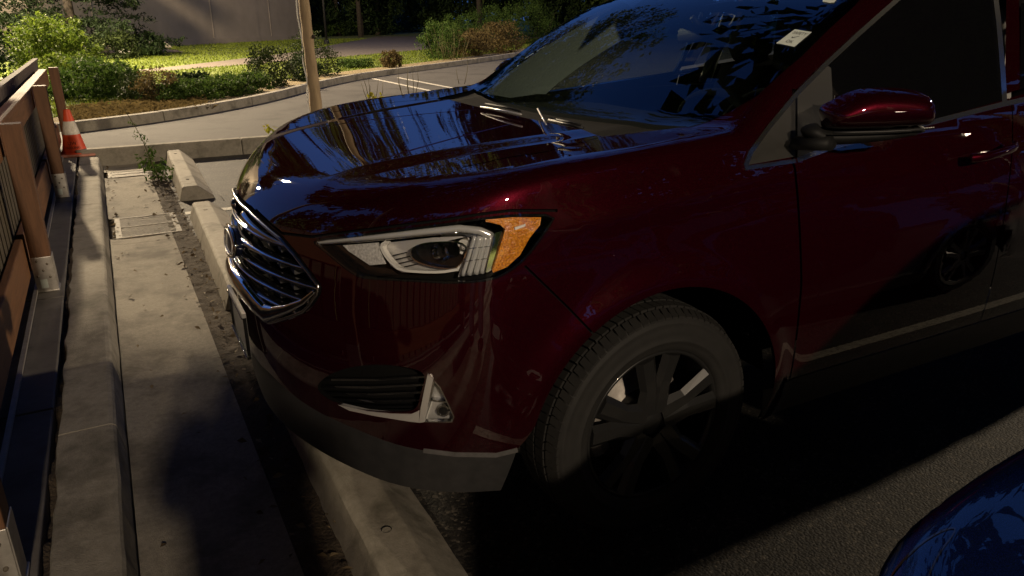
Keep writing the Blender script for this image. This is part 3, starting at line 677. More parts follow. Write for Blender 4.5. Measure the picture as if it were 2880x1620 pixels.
# unseen low limb added towards the fence to shade the near gutter end
b0 = np.array([tx + .02, ty, 2.75]); b1 = np.array([.6, 8.9, 3.25]); b2 = np.array([-2.3, 9.1, 3.55])
v, f = tube([b0, b1, b2], [.045, .03, .008], 6); mesh('shade_bough', v, f, MT['bark'], t)
V1, F1 = leaves((-1.45, 9.05, 3.56), (1.05, .6, .40), 5200, .13, 771, 60, .34, .15); V2, F2 = leaves((.3, 8.95, 3.62), (.95, .6, .42), 2600, .13, 772, 40, .34, .2)
mesh('crown', np.concatenate([V1, V2]), np.concatenate([F1, F2 + len(V1)]), MT['lf_tree'], t, False)  # added leaf clumps that cast the shade on the gutter
V1, F1 = leaves((2.9, 9.4, 4.55), (2.7, 1.7, 1.35), 15000, .105, 773, 95, .22, .12); mesh('crown', V1, F1, MT['lf_tree'], t, False)
# trees added out of frame to block sky light; the paint mirrors them
SKY_BLOCK = [(-8.5, 9.5, 9, 'left of the cone'), (24., 14., 9, 'beyond the windshield'), (-9.5, 1., 11, 'left of the walkway'), (-11., -15., 9, 'behind the walkway'), (3., -9.5, 10.5, 'behind the photographer'), (16., -11., 9.5, 'behind the dark blue car'), (12.5, 2.5, 11.5, 'behind the burgundy car'),
          (28., -14., 9, 'in the far corner of the lot'), (27., 5., 8, 'beside the right lamp post'), (3., -27., 10, 'before the tall hedge'), (20., -27., 10, 'near the right end of the tall hedge'), (-18., -4., 8, 'well left of the walkway'), (38., -4., 9, 'at the right edge of the lot')]
for i, (x, y, r, lab) in enumerate(SKY_BLOCK):
    t = thing('sky_block_tree', 'unseen added sky-blocking tree ' + lab, 'tree', (x, y, 0), 'trees added round the lot to block the sky'); h = 13.2 + .25 * (i % 3)
    v, f = tube([(x, y, -.05), (x, y + .1, 5), (x + .1, y, 12.)], [.34, .26, .14], 10); mesh('trunk', v, f, MT['darkbark'], t)
    V, Fc = leaves((x - (4.5 if x == 12.5 else 0), y - (4.5 if x == 12.5 else 0), h), (r, r, 2.6), 8000 if y < -5 else 3800, 1.2, 700 + i, 130, .28, .15); mesh('crown', V, Fc, MT['lf_tree'], t, False)
FAR = [(19, 60, 5., 13, 'behind the columnar evergreens'), (8, 66, 5., 16, 'rising over the right half of the brown wall'), (30, 60, 5.5, 15, 'far behind the overgrown bank'), (38, 54, 5., 14, 'far right beyond the overgrown bank'), (25, 50, 5.2, 12, 'right of the columnar evergreens'), (33, 45, 5., 11, 'above the overgrown bank'), (21, 66, 5.5, 14, 'beyond the footpath end'), (12.5, 68, 5., 15, 'rising over the brown wall'), (41, 40, 5., 12, 'at the right end of the overgrown bank'), (3, 56, 4.5, 13, 'rising behind the brown wall')]
for i, (x, y, r, h, lab) in enumerate(FAR):
    t = thing('broadleaf_tree', 'tall loose broadleaf tree ' + lab, 'tree', (x, y, 0), 'tall broadleaf trees beyond the lawn')
    v, f = tube([(x, y, -.05), (x, y + .1, 5), (x + .1, y, h)], [.20, .16, .10], 10); mesh('trunk', v, f, MT['darkbark'], t)
    V, Fc = leaves((x, y, h * .68), (r, r, h * .40), 9500, .60, 800 + i, 90, .27, .25); mesh('crown', V, Fc, MT['lf_tree'], t, False)
# conifers added out of frame to keep low sky light off the lot
k = 0
for (x, y, r, h) in [(-34 + 7.5 * i, -33 - (i % 2) * 2.5, 4.6, 14 + (i * 5 % 3)) for i in range(13)] + [(-25 - (i % 2) * 2, -26 + 7. * i, 4.4, 14 + i % 3) for i in range(8)] + [(56 + (i % 2) * 3, -24 + 8. * i, 5, 14 + i % 3) for i in range(7)]:
    ORD = ['first', 'second', 'third', 'fourth', 'fifth', 'sixth', 'seventh', 'eighth', 'ninth', 'tenth', 'eleventh', 'twelfth', 'thirteenth']
    lab = 'unseen dark conifer added to block the sky, %s %s' % ((ORD[k], 'from the left in the row behind the photographer') if k < 13 else (ORD[k - 13], 'from the back in the row left of the walkway') if k < 21 else (ORD[k - 21], 'from the back at the right end of the lot'))
    t = thing('sky_block_conifer', lab, 'tree', (x, y, 0), 'conifers added to block the sky')
    v, f = tube([(x, y, -.05), (x, y, h * .8)], [.3, .06], 8); mesh('trunk', v, f, MT['darkbark'], t)
    V, Fc = leaves((x, y, h * .5), (r, r, h * .52), 3200 if k < 13 else 1600, 1.15, 900 + k, 80, .3, .1, .6, zmin=.2); mesh('crown', V, Fc, MT['lf_dark'], t, False); k += 1
# --- weeds by the tan trunk and on the end kerb
def tuft(label, u, v, z, n, sz, m, seed, hgt=.12, rx=.14):
    p = gpx(u, v, z); t = thing('kerb_weed', label, 'weeds', (p[0], p[1], z), 'yellow-green weeds sprouting past the end kerb')
    V, Fc = leaves((p[0], p[1], z + hgt * .6), (rx, .1, hgt), n, sz, seed, 8, .4, .2, .62, 1.2); mesh('foliage', V, Fc, m, t, False); return p
tuft('yellow leafy weed standing behind the hood under the dry stalks', 1062, 296, .05, 34, .10, MT['lf_yellow'], 401, .17, .20)
tuft('pair of small yellow leaves on the end kerb left of the hood', 765, 378, .19, 14, .075, MT['lf_yellow'], 402, .07, .22)
tuft('scrappy yellow weed at the foot of the tan trunk', 948, 330, .05, 20, .06, MT['lf_dry'], 403, .12, .16)
for i, (u, v, lab) in enumerate(((1040, 292, 'dry bare stalks left of the yellow weed behind the hood'), (1150, 275, 'dry bare stalks right of the yellow weed behind the hood'), (1295, 235, 'thin pale stalk near the wiper end behind the hood'))):
    p = gpx(u, v, 0.); (vv, ff), _ = stems((p[0], p[1], 0), 6 if i < 2 else 2, .62, .10, .22, 420 + i); t = thing('dry_stalk', lab, 'weeds', (p[0], p[1], 0), 'dry stalks behind the hood'); mesh('stem', vv, ff, MT['stem'], t)
# --- the leggy weed by the far wheel stop
p = gpx(446, 505, 0.); t = thing('leggy_weed', 'leggy green weed growing in the dirt beside the farthest wheel stop', 'weeds', (p[0], p[1], 0))
P = np.array([(p[0], p[1], 0), (p[0] - .05, p[1], .24), (p[0] - .09, p[1], .44), (p[0] - .20, p[1], .72)]); v, f = tube(roundpoly(P, 2, False), np.linspace(.007, .0025, len(roundpoly(P, 2, False))), 6); mesh('stem', v, f, MT['stem'], t)
Vs = []; Fs = []; n = 0; g = np.random.default_rng(31)
for q, r_, k, s in ((P[1] + (.02, 0, -.12), .13, 150, .045), (P[1], .11, 80, .04), (P[2], .06, 30, .03), (P[2] * .5 + P[3] * .5, .04, 14, .025), (P[0] + (.10, -.1, .08), .13, 110, .045)):
    V, Fc = leaves(q, (r_, r_, r_), k, s, int(g.integers(1e6)), 9, .45, .3, .45, .8, zmin=.02); Vs.append(V); Fs.append(Fc + n); n += len(V)
mesh('foliage', np.concatenate(Vs), np.concatenate(Fs), MT['lf_mid'], t, False)
# ------------------------------------------------------------------ car body charts
OX, OZ = 1.55, .72
def gradF(P, e=2e-4):
    g = np.stack([F(P + np.eye(3)[i] * e) - F(P - np.eye(3)[i] * e) for i in range(3)], -1)
    return g / (np.linalg.norm(g, axis=-1)[..., None] + 1e-12)
def star(ae, lvl=0., ox=OX, oz=OZ, sgn=1):
    """chart: direction from a point inside the car (az 0 = forward, positive to the left) -> skin"""
    az, el = ae[:, 0], ae[:, 1]
    d = np.stack([-sgn * np.cos(az) * np.cos(el), -np.sin(az) * np.cos(el), np.sin(el)], 1)
    o = np.array([ox, 0, oz]); lo = np.full(len(d), .1); hi = np.full(len(d), 2.8)
    for _ in range(40):
        m = .5 * (lo + hi); s = F(o + d * m[:, None]) - lvl < 0
        lo = np.where(s, m, lo); hi = np.where(s, hi, m)
    return o + d * lo[:, None]
def to_star(P, ox=OX, oz=OZ, sgn=1):
    P = np.asarray(P, float); q = P - np.array([ox, 0, oz])
    return np.stack([np.arctan2(-q[:, 1], -sgn * q[:, 0]), np.arctan2(q[:, 2], np.hypot(q[:, 0], q[:, 1]))], 1)
def side(xz, lvl=0., y0=-1.4):
    o = np.stack([xz[:, 0], np.full(len(xz), y0), xz[:, 1]], 1)
    return march(o, np.tile([0, 1., 0], (len(o), 1)), 0, 1.3, lvl, 160)[0]
def front(yz, lvl=0.):
    o = np.stack([np.full(len(yz), -.5), yz[:, 0], yz[:, 1]], 1)
    return march(o, np.tile([1., 0, 0], (len(o), 1)), 0, 1.6, lvl, 200)[0]
def top(xy, lvl=0.):
    o = np.stack([xy[:, 0], xy[:, 1], np.full(len(xy), 2.)], 1)
    return march(o, np.tile([0, 0, -1.], (len(o), 1)), 0, 1.3, lvl, 160)[0]
def ggrid(x0, x1, y0, y1, s):
    a, b = np.meshgrid(np.arange(x0, x1 + s * .5, s), np.arange(y0, y1 + s * .5, s)); return np.stack([a.ravel(), b.ravel()], 1)
class Skin:
    """vertices, triangles, normals; can be mirrored and joined"""
    def __init__(s, V, T, Nn): s.V, s.T, s.N = V, T, Nn
    def sub(s, mask):
        T = s.T[mask]; u, inv = np.unique(T, return_inverse=True)
        return Skin(s.V[u], inv.reshape(-1, 3), s.N[u])
    def orient(s):
        a, b, c = s.V[s.T[:, 0]], s.V[s.T[:, 1]], s.V[s.T[:, 2]]
        n = np.cross(b - a, c - a); fl = (n * s.N[s.T[:, 0]]).sum(1) < 0
        s.T[fl] = s.T[fl][:, ::-1]; return s
    def mir(s):
        m = np.array([1, -1, 1]); return Skin(s.V * m, s.T[:, ::-1].copy(), s.N * m)
    def __add__(s, o): return Skin(np.concatenate([s.V, o.V]), np.concatenate([s.T, o.T + len(s.V)]), np.concatenate([s.N, o.N]))
def put(name, sk, m, parent, xf=None):
    V, Nn = sk.V, sk.N
    if xf is not None:
        sc_, off = xf; V = V * sc_ + off; Nn = Nn / sc_; Nn = Nn / (np.linalg.norm(Nn, axis=1)[:, None] + 1e-9)
    return mesh(name, V, sk.T, m, parent, True, Nn)
def thick(V2, T, P, Nn, t):
    """give an open patch a rim of depth t behind it"""
    e = {}
    for a, b, c in T.tolist():
        for q in ((a, b), (b, c), (c, a)): e[q] = 1
    bd = [q for q in e if (q[1], q[0]) not in e]
    idx = sorted({i for q in bd for i in q}); mp = {v: k for k, v in enumerate(idx)}; n = len(P); k = len(idx)
    Vt = P[idx]; Vb = P[idx] - Nn[idx] * t
    F2 = []
    for a, b in bd:
        i, j = mp[a], mp[b]; F2 += [(n + j, n + i, n + k + i), (n + j, n + k + i, n + k + j)]
    return Skin(np.concatenate([P, Vt, Vb]), np.concatenate([T, np.array(F2, int)]), np.concatenate([Nn, np.zeros((2 * k, 3))]))
def patch(poly, fn, lvl=0., t=.0, step=12., rnd=0, flip=False, dome=0.):
    """fill a 2-D outline (fn maps the plane to the skin at level lvl) and give it thickness t"""
    poly = np.asarray(poly, float)
    if rnd: poly = roundpoly(poly, rnd)
    b = dens(poly, step); g = ggrid(b[:, 0].min(), b[:, 0].max(), b[:, 1].min(), b[:, 1].max(), step)
    g = g[pip(g, b)] if len(g) else g
    if len(g):
        d = np.min(np.linalg.norm(g[:, None] - b[None], axis=2), 1); g = g[d > step * .35]
    v, T = cdt([(b, True)], g); T = T[pip(v[T].mean(1), b)]
    P = fn(v, lvl)
    if isinstance(P, tuple): P = P[0]
    Nn = gradF(P)
    s = Skin(P, T, Nn).orient()
    if dome:
        bb = dens(b, step * .5); d = np.min(np.linalg.norm(v[:, None] - bb[None], axis=2), 1); d = d / d.max()
        s.V = s.V + s.N * (dome * np.sqrt(np.clip(1 - (1 - d) ** 2, 0, 1)))[:, None]
    return thick(v, s.T, s.V, s.N, t) if t else s
def pxf(v, lvl): return px_hit(v, lvl)[0]
def ribbon(line, wd, fn, lvl, t, step=10, closed=False):
    """a flat strip of width wd (in the plane of fn) along a polyline"""
    Lq = np.asarray(line, float); T = np.gradient(Lq, axis=0); T /= np.linalg.norm(T, axis=1)[:, None]; nrm = np.stack([-T[:, 1], T[:, 0]], 1)
    wv = np.broadcast_to(np.asarray(wd, float), (len(Lq),))[:, None] / 2
    return patch(np.concatenate([Lq + nrm * wv, (Lq - nrm * wv)[::-1]]), fn, lvl, t, step)

# ------------------------------------------------------------------ outlines (traced, then dropped on the skin)
PX_GR = [(706.7,577.7),(735.7,609.6),(756,630),(793.6,661.7),(831,705),(872,760),(901,798),(906,809.6),(901,830),(877.7,864.6),(860,880.6),(828,893.6),(785,908),(762,911),(747,902),(724,879),(698,844)]
PX_LAMP = [(878,683),(893,671),(1040,655),(1238,630),(1340,614),(1435,602),(1568,601),(1540,650),(1481,730),(1435,766),(1387,790),(1284,800),(1163,793),(1030,786),(1000,778),(951,742),(905,702)]
PX_LIP = [(1455,1262),(1395,1277),(1280,1275),(1130,1253),(1000,1205),(880,1150),(800,1090)]
PX_FGAP = [(1476,748),(1540,810),(1600,868),(1655,925),(1680,952)]
PX_HOODL = [(1697,384),(1534,427),(1423,444),(1300,471)]
PX_LGAP = [(706.7,577.7),(735.7,606),(793,656),(835,661),(878,666),(1040,645),(1238,620),(1340,604),(1435,592),(1568,592)]
PX_GLASS = [(1948,356),(1987,344),(2046,318),(2130,269),(2191,212),(2255,158),(2327,86),(2399,21),(2440,-25)]
PX_CHROME = [(2093,473),(2108,430),(2160,360),(2241,251),(2323,169),(2417,82),(2506,7),(2560,-40)]
PX_INT = [(1201,1048.5),(1135.6,1030),(1052.7,1023.6),(970,1034),(903.6,1065),(887,1098),(945,1136),(1036,1155),(1148,1159.5),(1175,1145.8),(1183,1106.5)]
PX_FOG = [(1220.5,1071),(1237,1090),(1257.7,1131),(1276.4,1172.7),(1272,1187),(1188,1187),(1214,1106.5)]
WC = np.array([.965, -.82, .376])     # front wheel centre

def S_px(pts, lvl=0.): return to_star(px_hit(pts, lvl)[0])
def chart_pts(P): return to_star(np.asarray(P, float))
def arch_poly():
    a = np.linspace(R_(-25), R_(165), 60)
    x = .965 + .44 * np.cos(a); z = .39 + .44 * np.sin(a)
    P = np.stack([x, z], 1); P = np.concatenate([[(1.365, .24)], P, [(.512, .46), (.492, .437), (.464, .285), (.46, .24)]])
    return P
def gap_poly(line, wd):
    """thin polygon round an open chart line given in chart coordinates"""
    Lq = np.asarray(line); T = np.gradient(Lq, axis=0); T /= np.linalg.norm(T, axis=1)[:, None] + 1e-12; n = np.stack([-T[:, 1], T[:, 0]], 1)
    return np.concatenate([Lq + n * wd / 2, (Lq - n * wd / 2)[::-1]])

def build_front():
    """front skin of the left half, cut into panels"""
    AZM = 2.35
    g = ggrid(0., AZM, -.50, 1.02, .0165)
    loops = []
    def sxz(P): return to_star(side(np.asarray(P, float)))
    gr = np.concatenate([[(0., 0.)], S_px(dens(PX_GR, 6, False)), [(0., 0.)]])
    gtop = chart_pts(front(np.array([(0., 1.0)])))[0]; gbot = chart_pts(front(np.array([(0., .70)])))[0]
    gr[0] = (-.02, gtop[1]); gr[-1] = (-.02, gbot[1])
    lamp = S_px(dens(roundpoly(PX_LAMP, 1), 6)); inta = S_px(dens(roundpoly(PX_INT, 2), 6)); fog = S_px(dens(PX_FOG, 6))
    arch = sxz(dens(arch_poly(), .012))
    # bottom edge at z = .285
    az = np.linspace(-.02, AZM, 130); lo = np.full(130, -.6); hi = np.full(130, .2)
    for _ in range(30):
        m = .5 * (lo + hi); z = star(np.stack([az, m], 1))[:, 2]; s = z < .285; lo = np.where(s, m, lo); hi = np.where(s, hi, m)
    bot = np.stack([az, lo], 1)
    lipP = px_hit(PX_LIP)[0]; lip = np.concatenate([chart_pts(roundpoly(lipP, 2, False)), [(chart_pts(front(np.array([(0., .468)])))[0][0] - .02, chart_pts(front(np.array([(0., .468)])))[0][1])]])
    lip = np.concatenate([[sxz([(.54, .437)])[0]], lip])
    # door gap and window line bound the skin
    zz = np.linspace(.24, 1.335, 40); dg = sxz(np.stack([np.interp(zz, [.28, .754, 1.045, 1.144, 1.335], [1.49, 1.477, 1.434, 1.41, 1.462]), zz], 1))
    chrome = S_px(dens(PX_CHROME[3:], 8, False))
    xe = chart_pts([(2.06, -.74, 1.60)])[0]
    door = np.concatenate([dg, chrome[1:], [(AZM + .1, chrome[-1][1]), (AZM + .1, dg[0][1])]])
    glass3 = px_hit(dens(PX_GLASS, 8, False))[0]
    hoodr = top(np.stack([np.linspace(.955, .942, 20) - .0 * np.linspace(0, 1, 20), np.linspace(.0, -.635, 20)], 1))
    up = np.concatenate([[(-.02, 1.3)], [(-.02, chart_pts(hoodr[:1])[0][1])], chart_pts(hoodr), chart_pts(px_hit([(1697,384),(1800,372),(1900,360)])[0]), chart_pts(glass3), [(chart_pts(glass3[-1:])[0][0], 1.3)]])
    hoodl = S_px(dens(PX_HOODL, 8, False)); lg = S_px(dens(PX_LGAP, 6, False)); fg = S_px(dens(PX_FGAP, 6, False))
    lg = np.concatenate([[(-.02, gtop[1])], lg])
    hd = np.concatenate([lg, chart_pts(px_hit([(1500, 540), (1330, 490)])[0]), hoodl[::-1], chart_pts(hoodr)[::-1], [(-.02, chart_pts(hoodr[:1])[0][1])]])
    bump = np.concatenate([[(-.02, gtop[1])], lg[1:-1], S_px([(1435,766)]), fg, [fg[-1] + (.1, -.2), (fg[-1][0] + .1, -.7), (-.02, -.7)]])
    gaps = [gap_poly(hoodl, .0045), gap_poly(fg, .0042), gap_poly(lg[4:], .005), gap_poly(dg, .005)]
    xx = np.linspace(.52, 1.42, 70); crease = [(sxz(np.stack([xx, 1.035 + .098 * (xx - .613) + o], 1)), False) for o in (-.06, 0., .06)]
    xh = np.linspace(.04, .93, 60); ch_ = .40 + .16 * xh
    crease += [(to_star(top(np.stack([xh, -(ch_ + o)], 1))), False) for o in (-.05, -.022, .005, .032, .06)]
    rdg = np.array([(1150, 522), (1300, 487), (1534, 437), (1667, 413), (1801, 394), (1925, 366)], float)
    crease += [(S_px(dens(rdg + (0, o), 9, False)), False) for o in (-44, -34, -25, -17, -10, -4, 2, 8, 15, 24, 36, 52)]
    eaves = crease + [(gr[1:-1], False), (lamp, True), (inta, True), (fog, True), (arch, False), (bot, False), (lip, False), (dens(up[1:], .02, False), False), (chrome, False), (hd[len(lg):len(lg) + 3], False)]
    loops = eaves + [(dens(q, .03), True) for q in gaps]
    # keep the free grid off the constraint lines
    cl = np.concatenate([q for q, _ in loops]); keep = np.ones(len(g), bool)
    for i in range(0, len(g), 500): keep[i:i + 500] = np.min(np.linalg.norm(g[i:i + 500, None] - cl[None], axis=2), 1) > .007
    v, T = cdt([(q, c) for q, c in loops], g[keep])
    P = star(v); Nn = gradF(P); c2 = v[T].mean(1); c3 = P[T].mean(1)
    sk = Skin(P, T, Nn).orient()
    hole = pip(c2, gr) | pip(c2, lamp) | pip(c2, inta) | pip(c2, fog)
    hole |= pip(np.stack([c3[:, 0], c3[:, 2]], 1), arch_poly()) & (c3[:, 1] < -.6)
    botl = np.interp(c2[:, 0], bot[:, 0], bot[:, 1]); hole |= c2[:, 1] < botl
    hole |= pip(c2, door) | pip(c2, up) | (c3[:, 0] > 2.07) | (c2[:, 0] < 0)
    # everything rearward of the gap line and under the window line belongs to the doors
    hole |= (c3[:, 0] > np.interp(c3[:, 2], [.28, .754, 1.045, 1.144, 1.335, 1.34, 3], [1.49, 1.477, 1.434, 1.41, 1.462, 9, 9]))
    back = ~(pip(c2, gr) | pip(c2, inta) | (pip(np.stack([c3[:, 0], c3[:, 2]], 1), arch_poly()) & (c3[:, 1] < -.6)) | (c2[:, 1] < botl) | pip(c2, up) | pip(c2, door) | pip(c2, lamp) | pip(c2, fog) | (c3[:, 0] > 1.5))
    gm = np.zeros(len(T), bool)
    for q in gaps: gm |= pip(c2, q)
    ok = ~hole & ~gm
    lipz = pip(c2, np.concatenate([lip, [(-.02, -.9), (lip[0][0], -.9)]]))
    clad = ok & lipz
    hoodm = ok & ~clad & pip(c2, hd)
    bm = ok & ~clad & ~hoodm & pip(c2, bump)
    fen = ok & ~clad & ~hoodm & ~bm
    bk = sk.sub(back); bk = Skin(bk.V - bk.N * .012, bk.T, bk.N)
    return dict(hood=sk.sub(hoodm), bumper=sk.sub(bm), fender=sk.sub(fen), cladding=sk.sub(clad), back=bk, gl=glass3, gr=gr)
FR = build_front()

def win_z(x): return 1.146 + .103 * (x - 1.407)
def build_sides():
    """door skins, rocker, roof, tail: left half"""
    out = {}
    def gapx(z): return np.interp(z, [.28, .754, 1.045, 1.144, 1.335], [1.49, 1.477, 1.434, 1.41, 1.462]) + .006
    def sidefill(poly, step=.035): return patch(poly, side, 0., 0., step)
    zs = np.linspace(.42, 1.140, 16)
    xr = 2.52
    out['front_door'] = sidefill(np.concatenate([np.stack([gapx(zs), zs], 1), [(x, win_z(x) - .002) for x in np.linspace(1.42, xr, 12)], [(xr, .42)]]))
    ra = [(3.81 - .44 * np.cos(a), .39 + .44 * np.sin(a)) for a in np.linspace(R_(4), R_(60), 14)]
    out['rear_door'] = sidefill(np.concatenate([[(xr + .006, .42)], [(x, win_z(x) - .002) for x in np.linspace(xr + .006, 3.55, 12)], [(3.55, .79)], ra[::-1][0:14], [(3.37, .42)]]))
    out['rocker'] = sidefill([(1.40, .285), (1.365, .414), (3.38, .414), (3.36, .285)], .05)
    # pillars and roof
    out['pillar'] = sidefill([(2.505, win_z(2.505) + .016), (2.62, 1.62), (2.70, 1.62), (2.60, win_z(2.6) + .016)], .03)
    out['rear_glass'] = sidefill([(2.60, win_z(2.6) + .016), (2.70, 1.58), (4.0, 1.56), (4.3, win_z(4.3) + .02)], .05)
    out['roof'] = patch([(2.07, 0), (2.07, -.715), (2.4, -.70), (3.3, -.68), (4.45, -.64), (4.45, 0)], top, 0., 0., .06)
    out['cant'] = sidefill([(2.05, 1.59), (2.3, 1.625), (2.62, 1.635), (4.3, 1.60), (4.3, 1.66), (2.3, 1.668), (2.07, 1.64)], .05)
    # quarter and tail from a chart with its centre in the boot
    g = ggrid(0, 2.2, -.5, 1.0, .05)
    v, T = cdt([], g); P = star(v, 0., 3.0, .8, -1); sk = Skin(P, T, gradF(P)).orient(); c = P[T].mean(1)
    hole = (c[:, 0] < 3.56) | (c[:, 2] < .29) | ((np.hypot(c[:, 0] - 3.81, c[:, 2] - .39) < .44) & (c[:, 1] < -.6)) | ((c[:, 2] > win_z(c[:, 0]) + .02) & (c[:, 0] < 4.35))
    out['quarter'] = sk.sub(~hole)
    return out
SD = build_sides()
GL = FR['gl']
def build_glass():
    e = GL[::4, :2]; e = e[(e[:, 0] > 1.19) & (e[:, 0] < 1.98)]
    yb = np.linspace(0, -.745, 14); xb = 1.045 + .125 * (yb / .745) ** 2
    base = np.stack([xb, yb], 1)
    yt = np.linspace(e[-1, 1], 0, 10); tp = np.stack([np.full(10, e[-1, 0]) - .05 * (1 - (yt / yt[0]) ** 2), yt], 1)
    half = np.concatenate([base, e, tp[1:]])
    full = np.concatenate([half, half[::-1][1:-1] * (1, -1)])
    glass = patch(full, top, 0.002, 0., .04)
    hr = np.stack([np.full(12, .957), np.linspace(0, -.63, 12)], 1); hr[-1] = (.945, -.635)
    cw = np.concatenate([hr, [(1.06, -.70), (1.17, -.748)], base[::-1]])
    cowl = patch(np.concatenate([cw]), top, -.012, 0., .04)
    head = patch(np.concatenate([tp, [(2.07, 0.), (2.07, -.71)]]), top, 0, 0., .05)
    return glass, cowl, head
WIND, COWL, HEADER = build_glass()

# ------------------------------------------------------------------ wheels
def make_wheel(parent, c, sgn=-1, ang=0., detail=True, R=.372, xf=None):
    """sgn -1: outer face towards -y"""
    c = np.asarray(c, float)
    def tr(V):
        V = np.asarray(V, float).copy(); V[:, 1] *= -sgn
        V = V + c
        if xf is not None: V = V * xf[0] + xf[1]
        return V
    def mk(name, v, f, m, p, smooth=True):
        return mesh(name, tr(v), [tuple(reversed(q)) for q in f] if sgn > 0 else f, m, p, smooth)
    # local: outer face at y=-.125 .. inner +.12
    tp = [(.238,-.085),(.243,-.105),(.250,-.116),(.262,-.120),(.272,-.1225),(.276,-.126),(.281,-.1265),(.285,-.1235),(.300,-.1245),(.318,-.1235),(.330,-.121),(.334,-.1225),(.338,-.1195),(.350,-.113),(.356,-.106),(.3575,-.098),(.3575,.098),(.350,.113),(.318,.1235),(.26,.12),(.238,.085)]
    v, f = lathe(tp, 96); ty = mk('tyre', v, f, MT['rubber'], parent)
    if detail:
        # tread: shoulder lugs, and two ribs of blocks, split by grooves and sipes
        Vs = []; Fs = []; n = 0; K = 84
        rows = [(-.116, -.080, .3675, .352), (-.072, -.030, .3725, .3715), (-.022, .022, .3735, .3735), (.030, .072, .3715, .3725)]
        for ri, (y0, y1, r1, r0) in enumerate(rows):
            for k in range(K):
                a0 = 2 * np.pi * k / K; w_ = 2 * np.pi / K * (.80 if k % 3 else .90); sh = (.018 if ri == 0 else .012) * (1 if ri % 2 else -1)
                q = []
                for rr in (.352, None):
                    for (yy, r) in ((y0, r0), (y1, r1)):
                        for aa in (a0, a0 + w_):
                            s2 = sh * (yy - y0) / (y1 - y0); ra_ = r if rr is None else .345
                            q.append((ra_ * math.cos(aa + s2), yy, ra_ * math.sin(aa + s2)))
                Vs += q; b = n; n += 8
                Fs += [(b + 4, b + 5, b + 7, b + 6), (b, b + 4, b + 6, b + 2), (b + 1, b + 3, b + 7, b + 5), (b, b + 1, b + 5, b + 4), (b + 2, b + 6, b + 7, b + 3)]
        tag(mk('tread', np.array(Vs), Fs, MT['rubber'], ty, False), kind='stuff')
    rp = [(.226,-.07),(.230,-.100),(.236,-.110),(.243,-.1095),(.245,-.104),(.243,-.095)]
    v, f = lathe(rp, 80); rim = mk('rim', v, f, MT['rim'], parent)
    v, f = lathe([(.228,-.098),(.215,-.06),(.208,0.),(.215,.09)], 64); mk('barrel', v, f, MT['void'], rim)
    # five twin spokes
    for k in range(5):
        for s in (-1, 1):
            a = ang + 2 * np.pi * k / 5; da = s * .115
            P0 = np.array([.045 * math.cos(a + s * .5), -.088, .045 * math.sin(a + s * .5)]); P1 = np.array([.13 * math.cos(a + s * .19), -.098, .13 * math.sin(a + s * .19)])
            P2 = np.array([.232 * math.cos(a + s * .215), -.103, .232 * math.sin(a + s * .215)])
            v, f = tube([P0, P1, P2], [.042, .032, .036], 6, flat=(1.0, .5), up=(0, 1, 0)); mk('spoke', v, f, MT['rim'], rim, False)
    v, f = lathe([(.0,-.100),(.030,-.100),(.036,-.097),(.075,-.088),(.083,-.075),(.085,-.02)], 40); mk('hub', v, f, MT['rim'], rim)
    for k in range(5):
        a = ang + 2 * np.pi * (k + .5) / 5
        v, f = lathe([(.0,-.106),(.008,-.106),(.0105,-.100),(.0105,-.07)], 10, (.057 * math.cos(a), 0, .057 * math.sin(a))); mk('lug_nut', v, f, MT['satin'], rim)
    if detail:
        v, f = lathe([(.05,-.02),(.085,-.022),(.087,-.012),(.165,-.012),(.166,.012),(.05,.012)], 48); mk('brake_disc', v, f, MT['disc'], parent)
        cal = []
        for a in np.linspace(R_(150), R_(212), 9): cal.append((.165 * math.cos(a), -.02, .165 * math.sin(a)))
        v, f = tube(cal, .034, 8, flat=(1.1, .9), up=(0, 1, 0)); mk('brake_caliper', v, f, MT['disc'], parent, False)
    return ty

# ------------------------------------------------------------------ the burgundy car
CAR = thing('parked_car', 'burgundy sport utility car parked nose-in against the concrete wheel stops', 'car', (2.3, 0, 0))
def both(name, sk, m, p=None, label=None): return put(name, sk + sk.mir(), m, p or CAR)
hood_o = both('hood', FR['hood'], MT['paint'])
bump_o = both('front_bumper', FR['bumper'], MT['paint'])
both('bumper_lip', FR['cladding'], MT['clad'])
MT['clad2'] = noisy(mat('pale_lip_edge', (.1, .1, .1), .5), (.075, .072, .072), (.12, .115, .115), 40)  # edge strip in a paler grey than the cladding
for fl_ in (0, 1):
    s_ = ribbon(dens([(1456,1266),(1395,1281),(1280,1279),(1190,1268)], 10, False), 12, px_hit if False else (lambda v, l: px_hit(v, l)[0]), .002, .006, 8); put('lip_edge', s_.mir() if fl_ else s_, MT['clad2'], CAR)
put('front_fender', FR['fender'], MT['paint'], CAR); put('front_fender', FR['fender'].mir(), MT['paint'], CAR)
both('inner_panel', FR['back'], MT['void'])
fd = put('front_door', SD['front_door'], MT['paint'], CAR); fdr = put('front_door', SD['front_door'].mir(), MT['paint'], CAR)
put('rear_door', SD['rear_door'], MT['paint'], CAR); put('rear_door', SD['rear_door'].mir(), MT['paint'], CAR)
put('rocker_cladding', SD['rocker'], MT['clad'], CAR); put('rocker_cladding', SD['rocker'].mir(), MT['clad'], CAR)
put('window_pillar', SD['pillar'], MT['paint'], CAR); put('window_pillar', SD['pillar'].mir(), MT['paint'], CAR); put('roof_rail', SD['cant'], MT['paint'], CAR); put('roof_rail', SD['cant'].mir(), MT['paint'], CAR)
both('roof', SD['roof'] + HEADER, MT['paint']); both('rear_body', SD['quarter'], MT['paint'])
put('rear_side_glass', SD['rear_glass'], MT['dark_glass'], CAR); put('rear_side_glass', SD['rear_glass'].mir(), MT['tint'], CAR)
